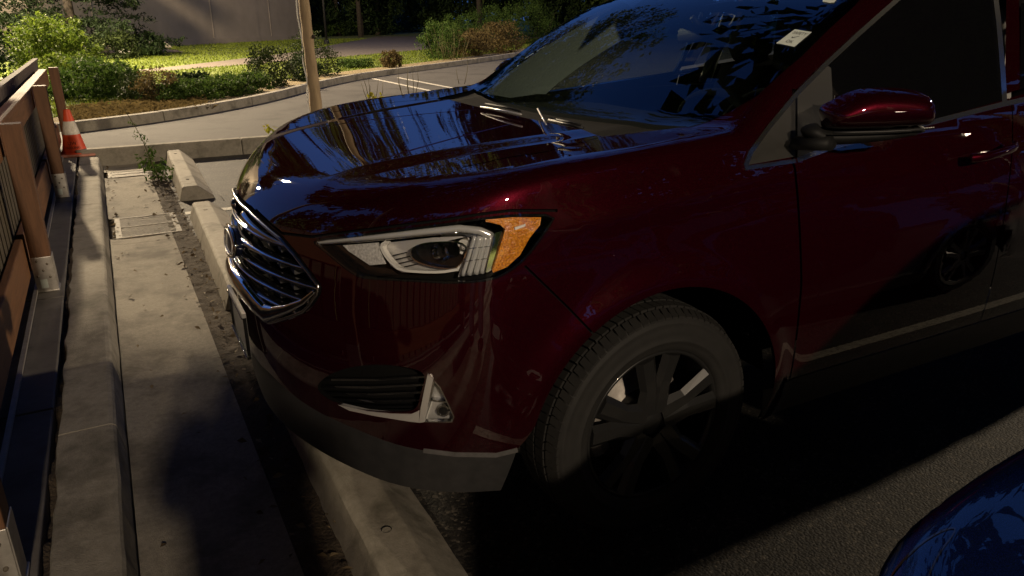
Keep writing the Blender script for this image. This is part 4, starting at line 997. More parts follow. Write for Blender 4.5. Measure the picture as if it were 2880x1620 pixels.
wind_o = put('windshield', WIND, MT['wind'], CAR); both('cowl_panel', COWL, MT['void'])
ph = [3.14 - .06]
for wx, s, a in ((.965, -1, .31), (3.81, -1, .1), (.965, 1, .2), (3.81, 1, .5)):
    make_wheel(CAR, (wx, s * .82, .376), s, a, detail=(wx < 1 and s < 0))
# wheel-arch liners
for wx in (.965, 3.81):
    for s in (-1, 1):
        a = np.linspace(R_(8), R_(172), 40); V = []; 
        for yy, rr in ((.918, .452), (.60, .455)): V += [(wx + rr * math.cos(t), s * yy, .385 + rr * math.sin(t)) for t in a]
        V = np.array(V); Fq = grid_faces(2, 40)
        V = np.concatenate([V, [(wx, s * .60, .38)]]); n0 = len(V) - 1
        mesh('arch_liner', V, [tuple(q) for q in Fq.tolist()] + [(40 + i, 40 + i + 1, n0) for i in range(39)], MT['void'], CAR)
# floor pan and engine-bay block that keep light out
v, f = cat(box((2.4, 0, .33), (3.9, 1.15, .05)), box((.65, 0, .6), (.9, 1.0, .5)))
mesh('underbody', v, f, MT['void'], CAR, False)

# --- grille
def yz(P, lvl): return front(np.asarray(P, float), lvl)
GRYZ = [(0,.985),(-.129,.985),(-.237,.975),(-.294,.966),(-.376,.95),(-.445,.922),(-.511,.884),(-.548,.858),(-.550,.848),(-.545,.831),(-.515,.79),(-.49,.767),(-.44,.74),(-.357,.70),(-.31,.68),(-.275,.678),(-.218,.688),(-.141,.704),(0,.706)]
gy = np.array(GRYZ); full_gr = np.concatenate([gy, (gy * (-1, 1))[::-1][1:-1]])
GRL = thing  # (name kept free)
gr_back = put('grille', patch(full_gr * (1.0, 1.0), yz, -.075, 0., .03), MT['void'], CAR)
# walls of the opening
ring = dens(full_gr, .012); A = yz(ring, .0); B = yz(ring, -.075); n = len(ring)
mesh('grille_wall', np.concatenate([A, B]), [(i, (i + 1) % n, n + (i + 1) % n, n + i) for i in range(n)], MT['gloss'], gr_back)
v, f = tube(yz(roundpoly(ring, 1), .003), .0055, 8, closed=True); mesh('grille_rim', v, f, MT['trim'], gr_back)
def edge_y(z):
    p = gy[8:]; q = gy[:9]
    lo = np.interp(z, q[::-1][:, 1], q[::-1][:, 0]) if z > .853 else np.interp(z, p[::-1][:, 1], p[::-1][:, 0])
    return lo
for z0 in (.925, .878, .832, .786, .742):
    ye = edge_y(z0 + .012) + .012
    ys = np.linspace(ye, -ye, 61); zc = z0 + .010 * (np.abs(ys) / .55) ** 2
    P = yz(np.stack([ys, zc], 1), -.022)
    v, f = tube(P, .015, 8, flat=(1.35, .55), up=(0, 0, 1)); sl = mesh('grille_bar', v, f, MT['gloss'], gr_back)
    v, f = tube(yz(np.stack([ys, zc + .004], 1), -.003), .0038, 6); mesh('bar_edge', v, f, MT['chrome'], sl)
    for k in range(-6, 7):
        if abs(k) < 2: continue
        y = k * .076
        if abs(y) > abs(ye) - .03: continue
        q = yz(np.array([(y, z0 - .02)]), -.05)[0]; v, f = box(q, (.03, .05, .016)); mesh('grille_tooth', v, f, MT['clad'], sl, False)
# chrome bars: U-shaped lower bar and the wing either side of the emblem
ub = np.array([(0,.738),(-.14,.737),(-.235,.716),(-.295,.705),(-.345,.722),(-.42,.756),(-.49,.795),(-.535,.836)])
rad = np.array([.036,.036,.035,.031,.021,.014,.009,.006])
tt = np.linspace(0, 7, 60); ui = np.stack([np.interp(tt, range(8), ub[:, 0]), np.interp(tt, range(8), ub[:, 1])], 1); ui = roundpoly(ui, 1, False); rr = np.interp(np.linspace(0, 7, len(ui)), range(8), rad)
P = yz(np.concatenate([ui[::-1], ui[1:] * (-1, 1)]), .002); r2 = np.concatenate([rr[::-1], rr[1:]])
v, f = tube(P, r2, 14, flat=(.62, 1.)); mesh('chrome_bar', v, f, MT['chrome'], gr_back)
for s in (-1, 1):
    for (z0, y1, r0) in ((.936, .40, .019), (.884, .30, .013)):
        ys = np.linspace(.085, y1, 24); P = yz(np.stack([s * ys, z0 + .022 * (1 - (ys - .085) / (y1 - .085)) ** 2 * (1 if z0 > .9 else -.3)], 1), -.004)
        v, f = tube(P, np.linspace(r0, .004, 24), 10, flat=(.7, 1.)); mesh('chrome_wing', v, f, MT['chrome'], gr_back)
# oval emblem
a = np.linspace(0, 2 * np.pi, 40, endpoint=False); ev = np.stack([.100 * np.cos(a), .862 + .047 * np.sin(a)], 1)
em = put('emblem', patch(ev, yz, .016, .02, .012, dome=.006), MT['emblem'], gr_back)
v, f = tube(yz(ev, .018), .006, 8, closed=True); mesh('emblem_rim', v, f, MT['chrome'], em)
v, f = tube(yz(np.stack([.084 * np.cos(a), .862 + .036 * np.sin(a)], 1), .0245), .0016, 6, closed=True); mesh('emblem_line', v, f, MT['satin'], em)

# --- licence plate and its studded frame
def plate_pt(y, z, d): return np.array([-.068 - d, y, z])
v, f = box((-.060, 0, .582), (.006, .295, .142)); pl = mesh('licence_plate', v, f, MT['plate'], CAR, False)
v, f = box((-.064, 0, .656), (.012, .31, .014)); mesh('plate_frame', v, f, MT['satin'], pl, False)
v, f = cat(box((-.064, -.152, .582), (.010, .008, .13)), box((-.064, .152, .582), (.010, .008, .13)), box((-.064, 0, .510), (.010, .31, .010))); mesh('plate_frame', v, f, MT['black'], pl, False)
studs = []
for k in range(26):
    studs.append(lathe([(.0, -.004), (.004, -.003), (.0045, 0), (.004, .003), (0., .004)], 6, (-.071, -.15 + k * .012, .511)))
for k in range(22): studs.append(lathe([(.0, -.003), (.003, -.002), (.003, .002), (0., .003)], 6, (-.071, -.15 + k * .014, .647)))
v, f = cat(*studs); tag(mesh('frame_studs', v, f, MT['chrome'], pl), kind='stuff')

# --- headlights: black tub, light guide, bezel, projector, amber reflector, clear lens
def lamp_parts(mirror):
    root = None
    def add(name, sk, m, p): return put(name, sk.mir() if mirror else sk, m, p)
    lens_poly = roundpoly(PX_LAMP, 1)
    tub = patch(lens_poly, pxf, -.075, 0., 14)
    hl = add('headlight', tub, MT['void'], CAR)
    b = dens(lens_poly, 8); A, B = px_hit(b, -.001)[0], px_hit(b, -.075)[0]; n = len(b)
    V = np.concatenate([A, B]); T = []
    for i in range(n): j = (i + 1) % n; T += [(i, j, n + j), (i, n + j, n + i)]
    Fi = np.array(T); sk = Skin(V, Fi, np.zeros_like(V)); sk2 = sk.mir() if mirror else sk
    mesh('headlight_wall', sk2.V, sk2.T, MT['gloss'], hl)
    add('black_surround', ribbon(np.concatenate([lens_poly, lens_poly[:1]]), 13, pxf, -.002, .01, 9), MT['gloss'], hl)
    top_strip = [(890,678),(1040,660),(1284,633),(1357,641),(1394,657),(1386,668),(1324,668),(1290,656),(1040,679),(902,690)]
    tsb = add('chrome_blade', patch(top_strip, pxf, -.024, .016, 8, rnd=1), MT['trim'], hl)
    gl_ = px_hit(dens([(894,682),(1040,668),(1200,651),(1292,642),(1350,649),(1378,662)], 12, False), -.014)[0]; v, f = tube(roundpoly(gl_, 1, False), np.linspace(.0045, .0105, len(roundpoly(gl_, 1, False))), 10)
    mm_ = np.array([1, -1, 1]) if mirror else np.ones(3)
    mesh('light_guide', v * mm_, [tuple(reversed(q)) for q in f] if mirror else f, MT['drl'], hl)
    gl_ = px_hit(dens([(902,687),(1040,677),(1200,662),(1290,654)], 12, False), -.016)[0]; v, f = tube(gl_, .0022, 6); mesh('guide_edge', v * mm_, f, MT['chrome'], tsb)
    limb = [(1325,667),(1388,660),(1363,768),(1288,779)]
    lb = add('light_guide', patch(limb, pxf, -.034, .0, 8), MT['satin'], hl)
    for o, w_, r_ in ((10, 0, .0065), (24, 0, .0085), (40, 0, .0085), (55, 0, .006)):
        q = px_hit(dens([(1390 - o, 662 + o * .06), (1366 - o * 1.18, 767 + o * .14)], 10, False), -.018)[0]; v, f = tube(q, r_, 10, flat=(1., .8)); mesh('guide_rib', v * mm_, f, MT['drl'], lb)
    for t_ in (.30, .62): add('guide_joint', ribbon([(1316 - 30 * t_, 667 + 112 * t_), (1386 - 25 * t_, 660 + 108 * t_)], 2.2, pxf, -.010, .002, 8), MT['trim'], lb)
    add('chrome_blade', patch([(1392,655),(1410,650),(1418,662),(1386,757),(1372,766),(1366,766)], pxf, -.018, .02, 8), MT['chrome'], hl)
    am = add('amber_reflector', patch([(1366,618),(1440,611),(1522,611),(1519,633),(1490,669),(1463,717),(1426,751),(1387,767),(1384,760),(1420,645),(1404,630),(1366,624)], pxf, -.008, .02, 7), MT['amber'], hl)
    add('amber_ridge', ribbon([(1372,621),(1408,630),(1424,645),(1390,762)], 6, pxf, -.003, .008, 6), MT['amber'], am)
    add('amber_ridge', ribbon([(1430,655),(1508,634)], 7, pxf, -.004, .006, 6), MT['amber'], am)
    add('marker_lens', patch([(1448,640),(1478,630),(1478,636),(1449,647)], pxf, -.001, .006, 5), MT['bezel'], am)
    bez = [(1078,684),(1112,680),(1220,668),(1318,664),(1323,684),(1290,762),(1240,769),(1130,766),(1098,748)]
    bz = add('reflector_bowl', patch(bez, pxf, -.040, .0, 6, dome=-.028), MT['satin'], hl)
    add('bezel_line', ribbon(roundpoly([(1086,679),(1070,690),(1078,712),(1100,740),(1124,760),(1180,765),(1240,766),(1288,758)], 1, False), 7, pxf, -.026, .02, 6), MT['bezel'], hl)
    for q in ((1104, 719), (1113, 730), (1122, 741), (1136, 751)): add('bezel_slot', ribbon([(q[0], q[1]), (q[0] + 40, q[1] - 9)], 3.0, pxf, -.036, .002, 8), MT['void'], bz)
    cv = roundpoly([(1150,708),(1170,690),(1215,680),(1322,680),(1296,752),(1248,758),(1166,737)], 2)
    add('lamp_cavity', patch(cv, pxf, -.034, 0., 6, dome=-.03), MT['gloss'], bz)
    add('cavity_edge', ribbon(np.concatenate([cv, cv[:1]]), 3, pxf, -.032, .004, 6), MT['chrome'], bz)
    add('honeycomb_reflector', patch([(964,690),(1066,682),(1070,706),(1087,742),(1040,746),(980,706)], pxf, -.030, 0., 8), MT['honey'], hl)
    add('gloss_flank', patch([(900,694),(958,688),(984,710),(1038,748),(1100,757),(1120,772),(1030,780),(1000,775),(951,742)], pxf, -.034, .0, 8), MT['gloss'], hl)
    # projector: ring, glass ball, second chrome lamp
    def lamp_at(u, v_, lvl): return px_hit([(u, v_)], lvl)[0][0]
    m = np.array([1, -1, 1]) if mirror else np.ones(3)
    def lz(name, prof, c, mm, p, tilt=.55):
        v, f = lathe(prof, 36, (0, 0, 0), 'x'); ca, sa = math.cos(tilt), math.sin(tilt)
        v = v @ np.array([[ca, sa, 0], [-sa, ca, 0], [0, 0, 1]]) + c
        v = v * m
        return mesh(name, v, [tuple(reversed(q)) for q in f] if mirror else f, mm, p)
    c = lamp_at(1238, 712, -.040)
    lz('projector_ring', [(-.004, .030), (-.012, .037), (-.008, .043), (.0, .045), (.02, .043)], c, MT['gloss'], hl)
    lz('projector_ring', [(.006, .044), (.0, .0475), (.008, .047)], c, MT['chrome'], hl)
    lz('projector_glass', [(-.026, .0), (-.024, .012), (-.016, .024), (-.004, .031)], c, MT['chrome'], hl)
    c = lamp_at(1272, 704, -.036); lz('lamp_shroud', [(-.02, .0), (-.018, .01), (-.006, .019), (.02, .024), (.045, .024)], c, MT['chrome'], hl, .9)
    c = lamp_at(1300, 702, -.03); lz('lamp_cup', [(-.002, .012), (-.010, .016), (-.004, .021), (.02, .020)], c, MT['bezel'], hl, .9)
    lens = patch(lens_poly, pxf, -.0015, 0., 10)
    add('clear_lens', lens, MT['lens'], hl)
    return hl
lamp_parts(False); lamp_parts(True)

# --- lower intake, chrome strips, fog lamps
def fog_parts(mirror):
    def add(name, sk, m, p=CAR): return put(name, sk.mir() if mirror else sk, m, p)
    ip = roundpoly(PX_INT, 2)
    it = add('lower_intake', patch(ip, pxf, -.05, 0., 12), MT['void'])
    b = dens(ip, 8); A, B = px_hit(b, 0.)[0], px_hit(b, -.05)[0]; n = len(b); V = np.concatenate([A, B]); T = []
    for i in range(n): j = (i + 1) % n; T += [(i, j, n + j), (i, n + j, n + i)]
    s = Skin(V, np.array(T), np.zeros_like(V)); s = s.mir() if mirror else s; mesh('intake_wall', s.V, s.T, MT['gloss'], it)
    for k, (l0, l1) in enumerate((((915,1068),(1196,1060)),((900,1088),(1192,1082)),((903,1106),(1186,1104)),((922,1122),(1182,1126)),((960,1138),(1178,1144)))):
        Lq = np.array([l0, (.5 * (l0[0] + l1[0]), .5 * (l0[1] + l1[1]) + 5), l1]); add('intake_slat', ribbon(Lq, 6, pxf, -.028, .012, 12), MT['gloss'], it)
    add('chrome_strip', patch([(949,1138),(1032,1157),(1100,1164),(1156,1165),(1178,1156),(1180,1189),(1152,1186),(1127,1182),(1052.7,1170),(982,1155)], pxf, .003, .012, 10), MT['satin'])
    add('chrome_strip', patch([(1202.6,1052.6),(1218.4,1065),(1193.5,1187),(1179,1189.3),(1183,1148)], pxf, .006, .014, 10), MT['satin'])
    fl = add('fog_lamp', patch(PX_FOG, pxf, -.028, 0., 8), MT['satin'])
    add('fog_reflector', patch([(1214,1128),(1256,1130),(1274,1172),(1268,1183),(1196,1183)], pxf, -.022, 0., 7, dome=-.02), MT['bezel'], fl)
    add('fog_divider', ribbon([(1211,1126),(1260,1132)], 5, pxf, -.012, .015, 8), MT['trim'], fl)
    a = np.linspace(0, 2 * np.pi, 18, endpoint=False)
    add('fog_bulb', patch(np.stack([1247 + 13 * np.cos(a), 1156 + 11 * np.sin(a)], 1), pxf, -.014, .02, 5, dome=.006), MT['gloss'], fl)
    add('fog_ring', ribbon(np.stack([1247 + 16 * np.cos(a), 1156 + 14 * np.sin(a)], 1), 5, pxf, -.012, .01, 5), MT['trim'], fl)
    add('clear_lens', patch(PX_FOG, pxf, -.002, 0., 10), MT['lens'], fl)
    add('fog_frame', ribbon(np.array(PX_FOG + PX_FOG[:1], float), 4, pxf, .001, .012, 8), MT['trim'], fl)
fog_parts(False); fog_parts(True)

# --- door glass, trims, mirror, handle
def sidepx(v, lvl): return px_hit(v, lvl)[0]
def trims(mirror):
    def add(name, sk, m, p=CAR): return put(name, sk.mir() if mirror else sk, m, p)
    d = fdr if mirror else fd
    add('side_window', patch([(2338,182),(2420,100),(2512,15),(2545,-15),(2795,-15),(2806,60),(2818,200),(2822,284),(2608,338),(2345,402),(2341,260)], sidepx, -.002, 0., 22), MT['tint'] if mirror else MT['dark_glass'], d)
    add('corner_trim', patch([(2104,464),(2116,425),(2165,364),(2237,272),(2237,440)], sidepx, .001, .004, 14), MT['trimgrey'])
    add('mirror_base', patch([(2243,264),(2325,184),(2337,190),(2341,250),(2342,404),(2243,446)], sidepx, .003, .01, 14), MT['trimgrey'], d)
    add('window_trim', ribbon(dens([(2098,466),(2112,428),(2163,358),(2241,264),(2326,178),(2420,91),(2510,11),(2545,-20)], 12, False), 13, sidepx, .006, .012, 9), MT['trim'])
    add('window_trim', ribbon(dens([(2096,473),(2238,452)], 12, False), 12, sidepx, .006, .012, 9), MT['trim'])
    add('window_trim', ribbon(dens([(2243,450),(2342,413),(2608,347),(2820,293),(2884,279)], 14, False), 14, sidepx, .006, .012, 9), MT['trim'], d)
    add('window_trim', ribbon(dens([(2800,-15),(2809,60),(2821,200),(2826,286)], 14, False), 14, sidepx, .005, .010, 9), MT['trim'], d)
trims(False); trims(True)
def door_handle(d, s):
    P = np.array([(2.20, -.985, 1.085), (2.24, -1.008, 1.09), (2.33, -1.012, 1.10), (2.41, -1.008, 1.108), (2.45, -.982, 1.112)]); P[:, 1] *= -s
    v, f = tube(roundpoly(P, 2, False), .013, 10, flat=(.8, 1.2)); h = mesh('door_handle', v, f, MT['paint'], d)
    a = np.linspace(0, 2 * np.pi, 26, endpoint=False)
    cup = patch(np.stack([2.33 + .085 * np.cos(a), 1.085 + .038 * np.sin(a)], 1), side, .0012, 0., .014, dome=-.0)
    put('handle_cup', cup.mir() if s > 0 else cup, MT['paint'], h)
door_handle(fd, -1); door_handle(fdr, 1)
def mirror(mirrored):
    # the shell stands out from the door, its long axis pointing away from the car
    I, O = np.array([1.43, -.975, 1.215]), np.array([1.72, -1.115, 1.26])
    ax = (O - I); ax[2] = 0; ax /= np.linalg.norm(ax); nrm = np.array([ax[1], -ax[0], 0.]); 
    if nrm[0] > 0: nrm = -nrm
    def pl(v, lvl=0.):
        d = px_rays(v); t = ((I - CAMC) @ nrm) / (d @ nrm); return CAMC + d * t[:, None]
    def shell(poly, bf, bb, step=11):
        poly = roundpoly(poly, 2); b = dens(poly, step); g = ggrid(b[:, 0].min(), b[:, 0].max(), b[:, 1].min(), b[:, 1].max(), step); g = g[pip(g, b)]
        dd = np.min(np.linalg.norm(g[:, None] - b[None], axis=2), 1); g = g[dd > 4]
        v, T = cdt([(b, True)], g); T = T[pip(v[T].mean(1), b)]; P = pl(v)
        bb_ = dens(b, 4); q = np.min(np.linalg.norm(v[:, None] - bb_[None], axis=2), 1); q = np.clip(q / 52., 0, 1); h = np.sqrt(1 - (1 - q) ** 2)
        Fp = P + nrm * (bf * h)[:, None]; Bp = P - nrm * (bb * h)[:, None]; k = len(P)
        Vv = np.concatenate([Fp, Bp]); Tt = np.concatenate([T, T[:, ::-1] + k])
        c = Vv[Tt[0]]; 
        if np.cross(c[1] - c[0], c[2] - c[0]) @ nrm < 0: Tt = Tt[:, ::-1]
        return Vv, Tt
    up_ = [(2302,300),(2339,282),(2367,267),(2395,255.6),(2435,247),(2503.7,246),(2565.8,251),(2600,262),(2613,284),(2618,314.6),(2611,340),(2597,354),(2450,362),(2311,366),(2308,336)]
    lo_ = [(2249,358),(2299,342.5),(2311,362),(2450,360),(2609,350),(2600,374),(2535,390),(2410,406),(2290,409),(2258,384)]
    d = fdr if mirrored else fd; m = np.array([1, -1, 1]) if mirrored else np.ones(3)
    V, T = shell(up_, .075, .045); mo = mesh('wing_mirror', V * m, T[:, ::-1].copy() if mirrored else T, MT['paint'], d)
    V, T = shell(lo_, .048, .030); mesh('mirror_foot', (V - nrm * .003) * m, T[:, ::-1].copy() if mirrored else T, MT['black'], mo)
    # pale band between shell and foot
    ln = px_rays([(2312,362),(2400,360),(2500,357),(2600,349)]); P = pl(np.array([(2318,364.),(2380,363),(2450,361.5),(2520,358),(2592,351)])) + nrm * .062
    v, f = tube(P * m, .003, 8); mesh('mirror_seam', v, f, MT['clad'], mo)
    v, f = box(.5 * (I + O) - nrm * .045 + np.array([.01, 0, .03]), (.2, .004, .11), rz=math.atan2(ax[1], ax[0])); mesh('mirror_glass', v * m, f, MT['chrome'], mo, False)
    v, f = tube((np.array([(1.42, -.93, 1.19), (1.44, -1.03, 1.2)])) * m, .03, 8, flat=(1.3, .7)); mesh('mirror_arm', v, f, MT['black'], mo)
mirror(False); mirror(True)

# --- wipers
def tb(pts, r, lvl, name, m, p, flat=None):
    P = np.concatenate([pxf(np.array([q], float), l) for q, l in zip(pts, np.broadcast_to(lvl, (len(pts),)))]); v, f = tube(P, r, 6, flat=flat); return mesh(name, v, f, m, p)
wp = tb([(1352,300),(1400,308),(1466,322)], .0035, [.012, .018, .02], 'wiper', MT['satin'], CAR)
tb([(1366,292),(1414,300),(1464,313)], .004, .018, 'wiper_blade', MT['black'], wp)
wp = tb([(1512,306),(1524,328),(1536,350)], .0028, [.015, .02, .02], 'wiper', MT['satin'], CAR)
tb([(1545,338),(1590,348),(1640,360)], .0055, .022, 'wiper_blade', MT['clad'], wp)
tb([(1565,336),(1600,343),(1632,352)], .004, .034, 'wiper_arm', MT['black'], wp)

# --- stickers on the windshield
st = put('safety_sticker', patch([(2235.5,82),(2283,90),(2234,131),(2183.5,121)], pxf, .0045, .001, 8), MT['sticker'], wind_o)
put('paper_sticker', patch([(2316,-14),(2358,-8),(2346,6),(2334,8),(2314,3)], pxf, .0045, .001, 8), MT['sticker'], wind_o)
q = px_hit([(2235.5,82),(2283,90),(2234,131),(2183.5,121)], .006)[0]
def text_mesh(name, s, size, fn, m, parent, depth=0.):
    cu = bpy.data.curves.new(name, 'FONT'); cu.body = s; cu.size = size; cu.align_x = 'CENTER'; cu.align_y = 'CENTER'; cu.resolution_u = 3
    o = bpy.data.objects.new(name, cu); COL.objects.link(o); dg = bpy.context.evaluated_depsgraph_get(); me = bpy.data.meshes.new_from_object(o.evaluated_get(dg))
    V = np.array([v.co[:] for v in me.vertices]); Fc = [tuple(p.vertices) for p in me.polygons]
    bpy.data.objects.remove(o); bpy.data.curves.remove(cu); bpy.data.meshes.remove(me)
    return mesh(name, fn(V), Fc, m, parent, False)
def on_quad(V):   # sticker plane: u along the top edge, v down the left edge
    u = V[:, 0] + .5; t = .5 - V[:, 1]
    a = q[0] + (q[1] - q[0]) * u[:, None]; b = q[3] + (q[2] - q[3]) * u[:, None]
    return a + (b - a) * t[:, None]
text_mesh('lettering', 'SAFETY', .235, lambda V: on_quad(V * (1, 1, 1) + np.array([0, .30, 0])), MT['ink'], st)
text_mesh('lettering', 'OK', .26, lambda V: on_quad(V + np.array([0, -.27, 0])), MT['ink'], st)
ck = np.array([(-.17, .03), (-.10, -.055), (.17, .135), (.15, .155), (-.095, .0), (-.145, .055)]); mesh('tick_mark', on_quad(np.c_[ck, np.zeros(6)]), [tuple(range(6))], MT['ink'], st, False)

# --- cabin
cb = mesh('dashboard', *cat(box((1.42, 0, .98), (.62, 1.50, .26))), MT['interior'], CAR, False); bevel(cb, .05, 3)
dsh = patch([(1.07, 0), (1.075, -.35), (1.10, -.62), (1.17, -.72), (1.40, -.76), (1.66, -.74), (1.72, 0), (1.66, .74), (1.40, .76), (1.17, .72), (1.10, .62), (1.075, .35)], lambda v, l: np.stack([v[:, 0], v[:, 1], 1.195 + .02 * np.sin(v[:, 0] * 4) - .10 * np.clip((v[:, 0] - 1.5) / .2, 0, 1) ** 2], 1), 0, 0., .06)
dsh.N = np.tile([0, 0, 1.], (len(dsh.V), 1)); put('dash_top', dsh.orient(), MT['interior'], cb)
a = np.linspace(0, np.pi, 16); v, f = tube(np.stack([1.60 + .09 * np.sin(a) * 0 + .02 * np.sin(a), -.38 + .17 * np.cos(a), 1.19 + .085 * np.sin(a)], 1), .02, 8); mesh('instrument_hood', v, f, MT['interior'], cb)
a = np.linspace(0, 2 * np.pi, 32, endpoint=False); v, f = tube(np.stack([1.80 + .07 * np.sin(a), -.38 + .18 * np.cos(a), 1.10 + .17 * np.sin(a)], 1), .015, 8, closed=True); mesh('steering_wheel', v, f, MT['interior'], cb)
for y in (-.39, .39):
    se = mesh('seat', *box((2.15, y, .82), (.52, .50, .16)), MT['interior'], CAR, False); bevel(se, .05, 3)
    bk = mesh('seat_back', *tube([(2.38, y, .82), (2.47, y, 1.05), (2.53, y, 1.30)], [.14, .13, .11], 12, flat=(1.7, .6)), MT['interior'], se)
    mesh('headrest', *tube([(2.50, y, 1.33), (2.52, y, 1.38), (2.53, y, 1.47), (2.53, y, 1.50)], [.05, .085, .08, .05], 12, flat=(1.6, .7)), MT['interior'], bk)
mesh('cabin_floor', *box((2.5, 0, .55), (1.9, 1.7, .04)), MT['interior'], CAR, False)
for s in (-1, 1): mesh('door_card', *box((2.2, s * .87, .88), (1.7, .05, .60)), MT['interior'], CAR, False)
mesh('rear_bulkhead', *box((3.1, 0, 1.1), (.06, 1.5, 1.1)), MT['interior'], CAR, False)
v, f = tube([(1.86, -.14, 1.46), (1.87, 0, 1.475), (1.86, .14, 1.46)], [.03, .038, .03], 10, flat=(.45, 1.)); im = mesh('inside_mirror', v, f, MT['black'], CAR)
v, f = tube([(1.885, -.11, 1.46), (1.89, 0, 1.47), (1.885, .11, 1.46)], .022, 8, flat=(.3, 1.)); mesh('mirror_glass', v, f, MT['satin'], im)
v, f = tube([(1.86, 0, 1.48), (1.80, 0, 1.535)], .013, 8); mesh('mirror_stalk', v, f, MT['black'], im)
for s in (-1, 1):
    # inner trim of the windshield pillars, headliner edge
    Pp = GL[::4]; Pp = Pp[(Pp[:, 0] > 1.2) & (Pp[:, 0] < 1.98)]
    Vi = np.concatenate([Pp + (.02, .015, -.035), Pp + (.27, .07, -.085)]) * (1, -s, 1); k = len(Pp)
    mesh('pillar_trim', Vi, [tuple(x) for x in grid_faces(2, k).tolist()], MT['pale'], CAR)
    v, f = tube(np.array([(2.62, -.80 * -s, 1.2), (2.66, -.70 * -s, 1.55)]), .05, 8, flat=(1.2, .5)); mesh('centre_pillar', v, f, MT['pale'], CAR)
    ln_ = patch([(1.93, 1.525), (2.0, 1.555), (4.2, 1.57), (4.2, 1.625), (2.05, 1.61)], side, -.03, 0., .05); put('roof_liner', ln_.mir() if s > 0 else ln_, MT['interior'], CAR)
hl = patch([(1.98, -.66), (1.95, 0), (1.98, .66), (3.2, .62), (3.2, -.62)], lambda v, l: top(v, -.04), 0, 0., .12); put('headliner', hl, MT['pale'], CAR)
# ------------------------------------------------------------------ wheel stops
def wheel_stop(label, y0, y1, x0=.085, skew=0.):
    pr = [(.0, .0), (.035, .118), (.050, .130), (.162, .130), (.178, .118), (.285, .03), (.295, .0)]
    Y = np.linspace(y0, y1, max(4, int((y1 - y0) / .06))); V = []
    for x, z in pr:
        for y in Y:
            e = 0.
            V.append((x0 + x + skew * (y - y0), y, z))
    V = np.array(V); V[:, 2] += .004 * fnoise(V[:, :2] * 14, 6, 3) * (V[:, 2] > .02); V[:, 0] += .004 * fnoise(V[:, 1:] * 14, 7, 3)
    k = len(Y); Fc = [tuple(q)[::-1] for q in grid_faces(len(pr), k).tolist()] + [tuple(i * k for i in range(len(pr))), tuple(i * k + k - 1 for i in range(len(pr)))[::-1]]
    t = thing('wheel_stop', label, 'wheel stop', (x0 + .15, (y0 + y1) / 2, 0), 'concrete wheel stops along the gutter')
    o = mesh('stop_block', V, Fc, MT['stop'], t, False); bevel(o, .006)
    for yy in (y0 + .32, y1 - .32):
        v, f = lathe([(0, -.004), (.011, -.004), (.016, .0016)], 12, (x0 + .106 + skew * (yy - y0), yy, .131), 'z'); mesh('pin_hole', v, f, MT['void'], t)
    return t
wheel_stop('farthest concrete wheel stop beside the leggy weed', 4.66, 6.88, .105, .022)
wheel_stop('middle concrete wheel stop between the drain grate and the front grille', 1.70, 3.98, .065, .022)
wheel_stop('nearest concrete wheel stop, half under the front bumper', -1.02, 1.16, .072, .01)
# ------------------------------------------------------------------ drain grates
def grate(label, x0, x1, y0, y1, half=False):
    t = thing('drain_grate', label, 'drain grate', ((x0 + x1) / 2, (y0 + y1) / 2, 0), 'cast iron drain grates in the gutter')
    w_ = .022
    mesh('grate_frame', *cat(box(((x0 + x1) / 2, y0 + w_ / 2, -.012), (x1 - x0, w_, .03)), box(((x0 + x1) / 2, y1 - w_ / 2, -.012), (x1 - x0, w_, .03)),
                          box((x0 + .02, (y0 + y1) / 2, -.012), (.04, y1 - y0 - 2 * w_, .03)), box((x1 - .02, (y0 + y1) / 2, -.012), (.04, y1 - y0 - 2 * w_, .03)),
                          box(((x0 + x1) / 2, (y0 + y1) / 2, -.010), (x1 - x0 - .08, .016, .028))), MT['iron'], t, False)
    mesh('sump', *box(((x0 + x1) / 2, (y0 + y1) / 2, -.040), (x1 - x0 - .02, y1 - y0 - .02, .004)), MT['void'], t, False)
    ym = (y0 + y1) / 2; me = None
    n = 8
    for row, s in ((0, 1), (1, -1)):
        ya, yb = (y0 + w_, ym - .008) if row == 0 else (ym + .008, y1 - w_)
        for k in range(-9, n):
            xa = x0 + .04 + (x1 - x0 - .08) * (k + .3) / n; dx = .42
            # slanted bars forming a herringbone; clipped to the frame
            a_, b_ = np.array([xa, ya]), np.array([xa + dx, yb])
            if s < 0: a_, b_ = np.array([xa + dx, ya]), np.array([xa, yb])
            lo, hi = x0 + .04, x1 - .04
            def clip(p, q):
                d = q - p
                for lim, sg in ((lo, 1), (hi, -1)):
                    if (p[0] - lim) * sg < 0 and (q[0] - lim) * sg < 0: return None
                    if (p[0] - lim) * sg < 0: p = p + d * (lim - p[0]) / d[0]
                    if (q[0] - lim) * sg < 0: q = p + (q - p) * (lim - p[0]) / (q[0] - p[0])
                return p, q
            r = clip(a_, b_)
            if r is None: continue
            p, q = r; L_ = np.linalg.norm(q - p)
            if L_ < .03: continue
            an = math.atan2(q[1] - p[1], q[0] - p[0]); c = (p + q) / 2
            mesh('grate_bar', *box((*c, -.001), (L_, .012, .0014), rz=an), MT['iron'], t, False)
grate('nearer drain grate with herringbone bars beside the middle wheel stop', -.432, .022, 3.595, 4.255)
grate('farther drain grate below the end kerb beside the leggy weed', -.442, .0, 6.13, 6.455)
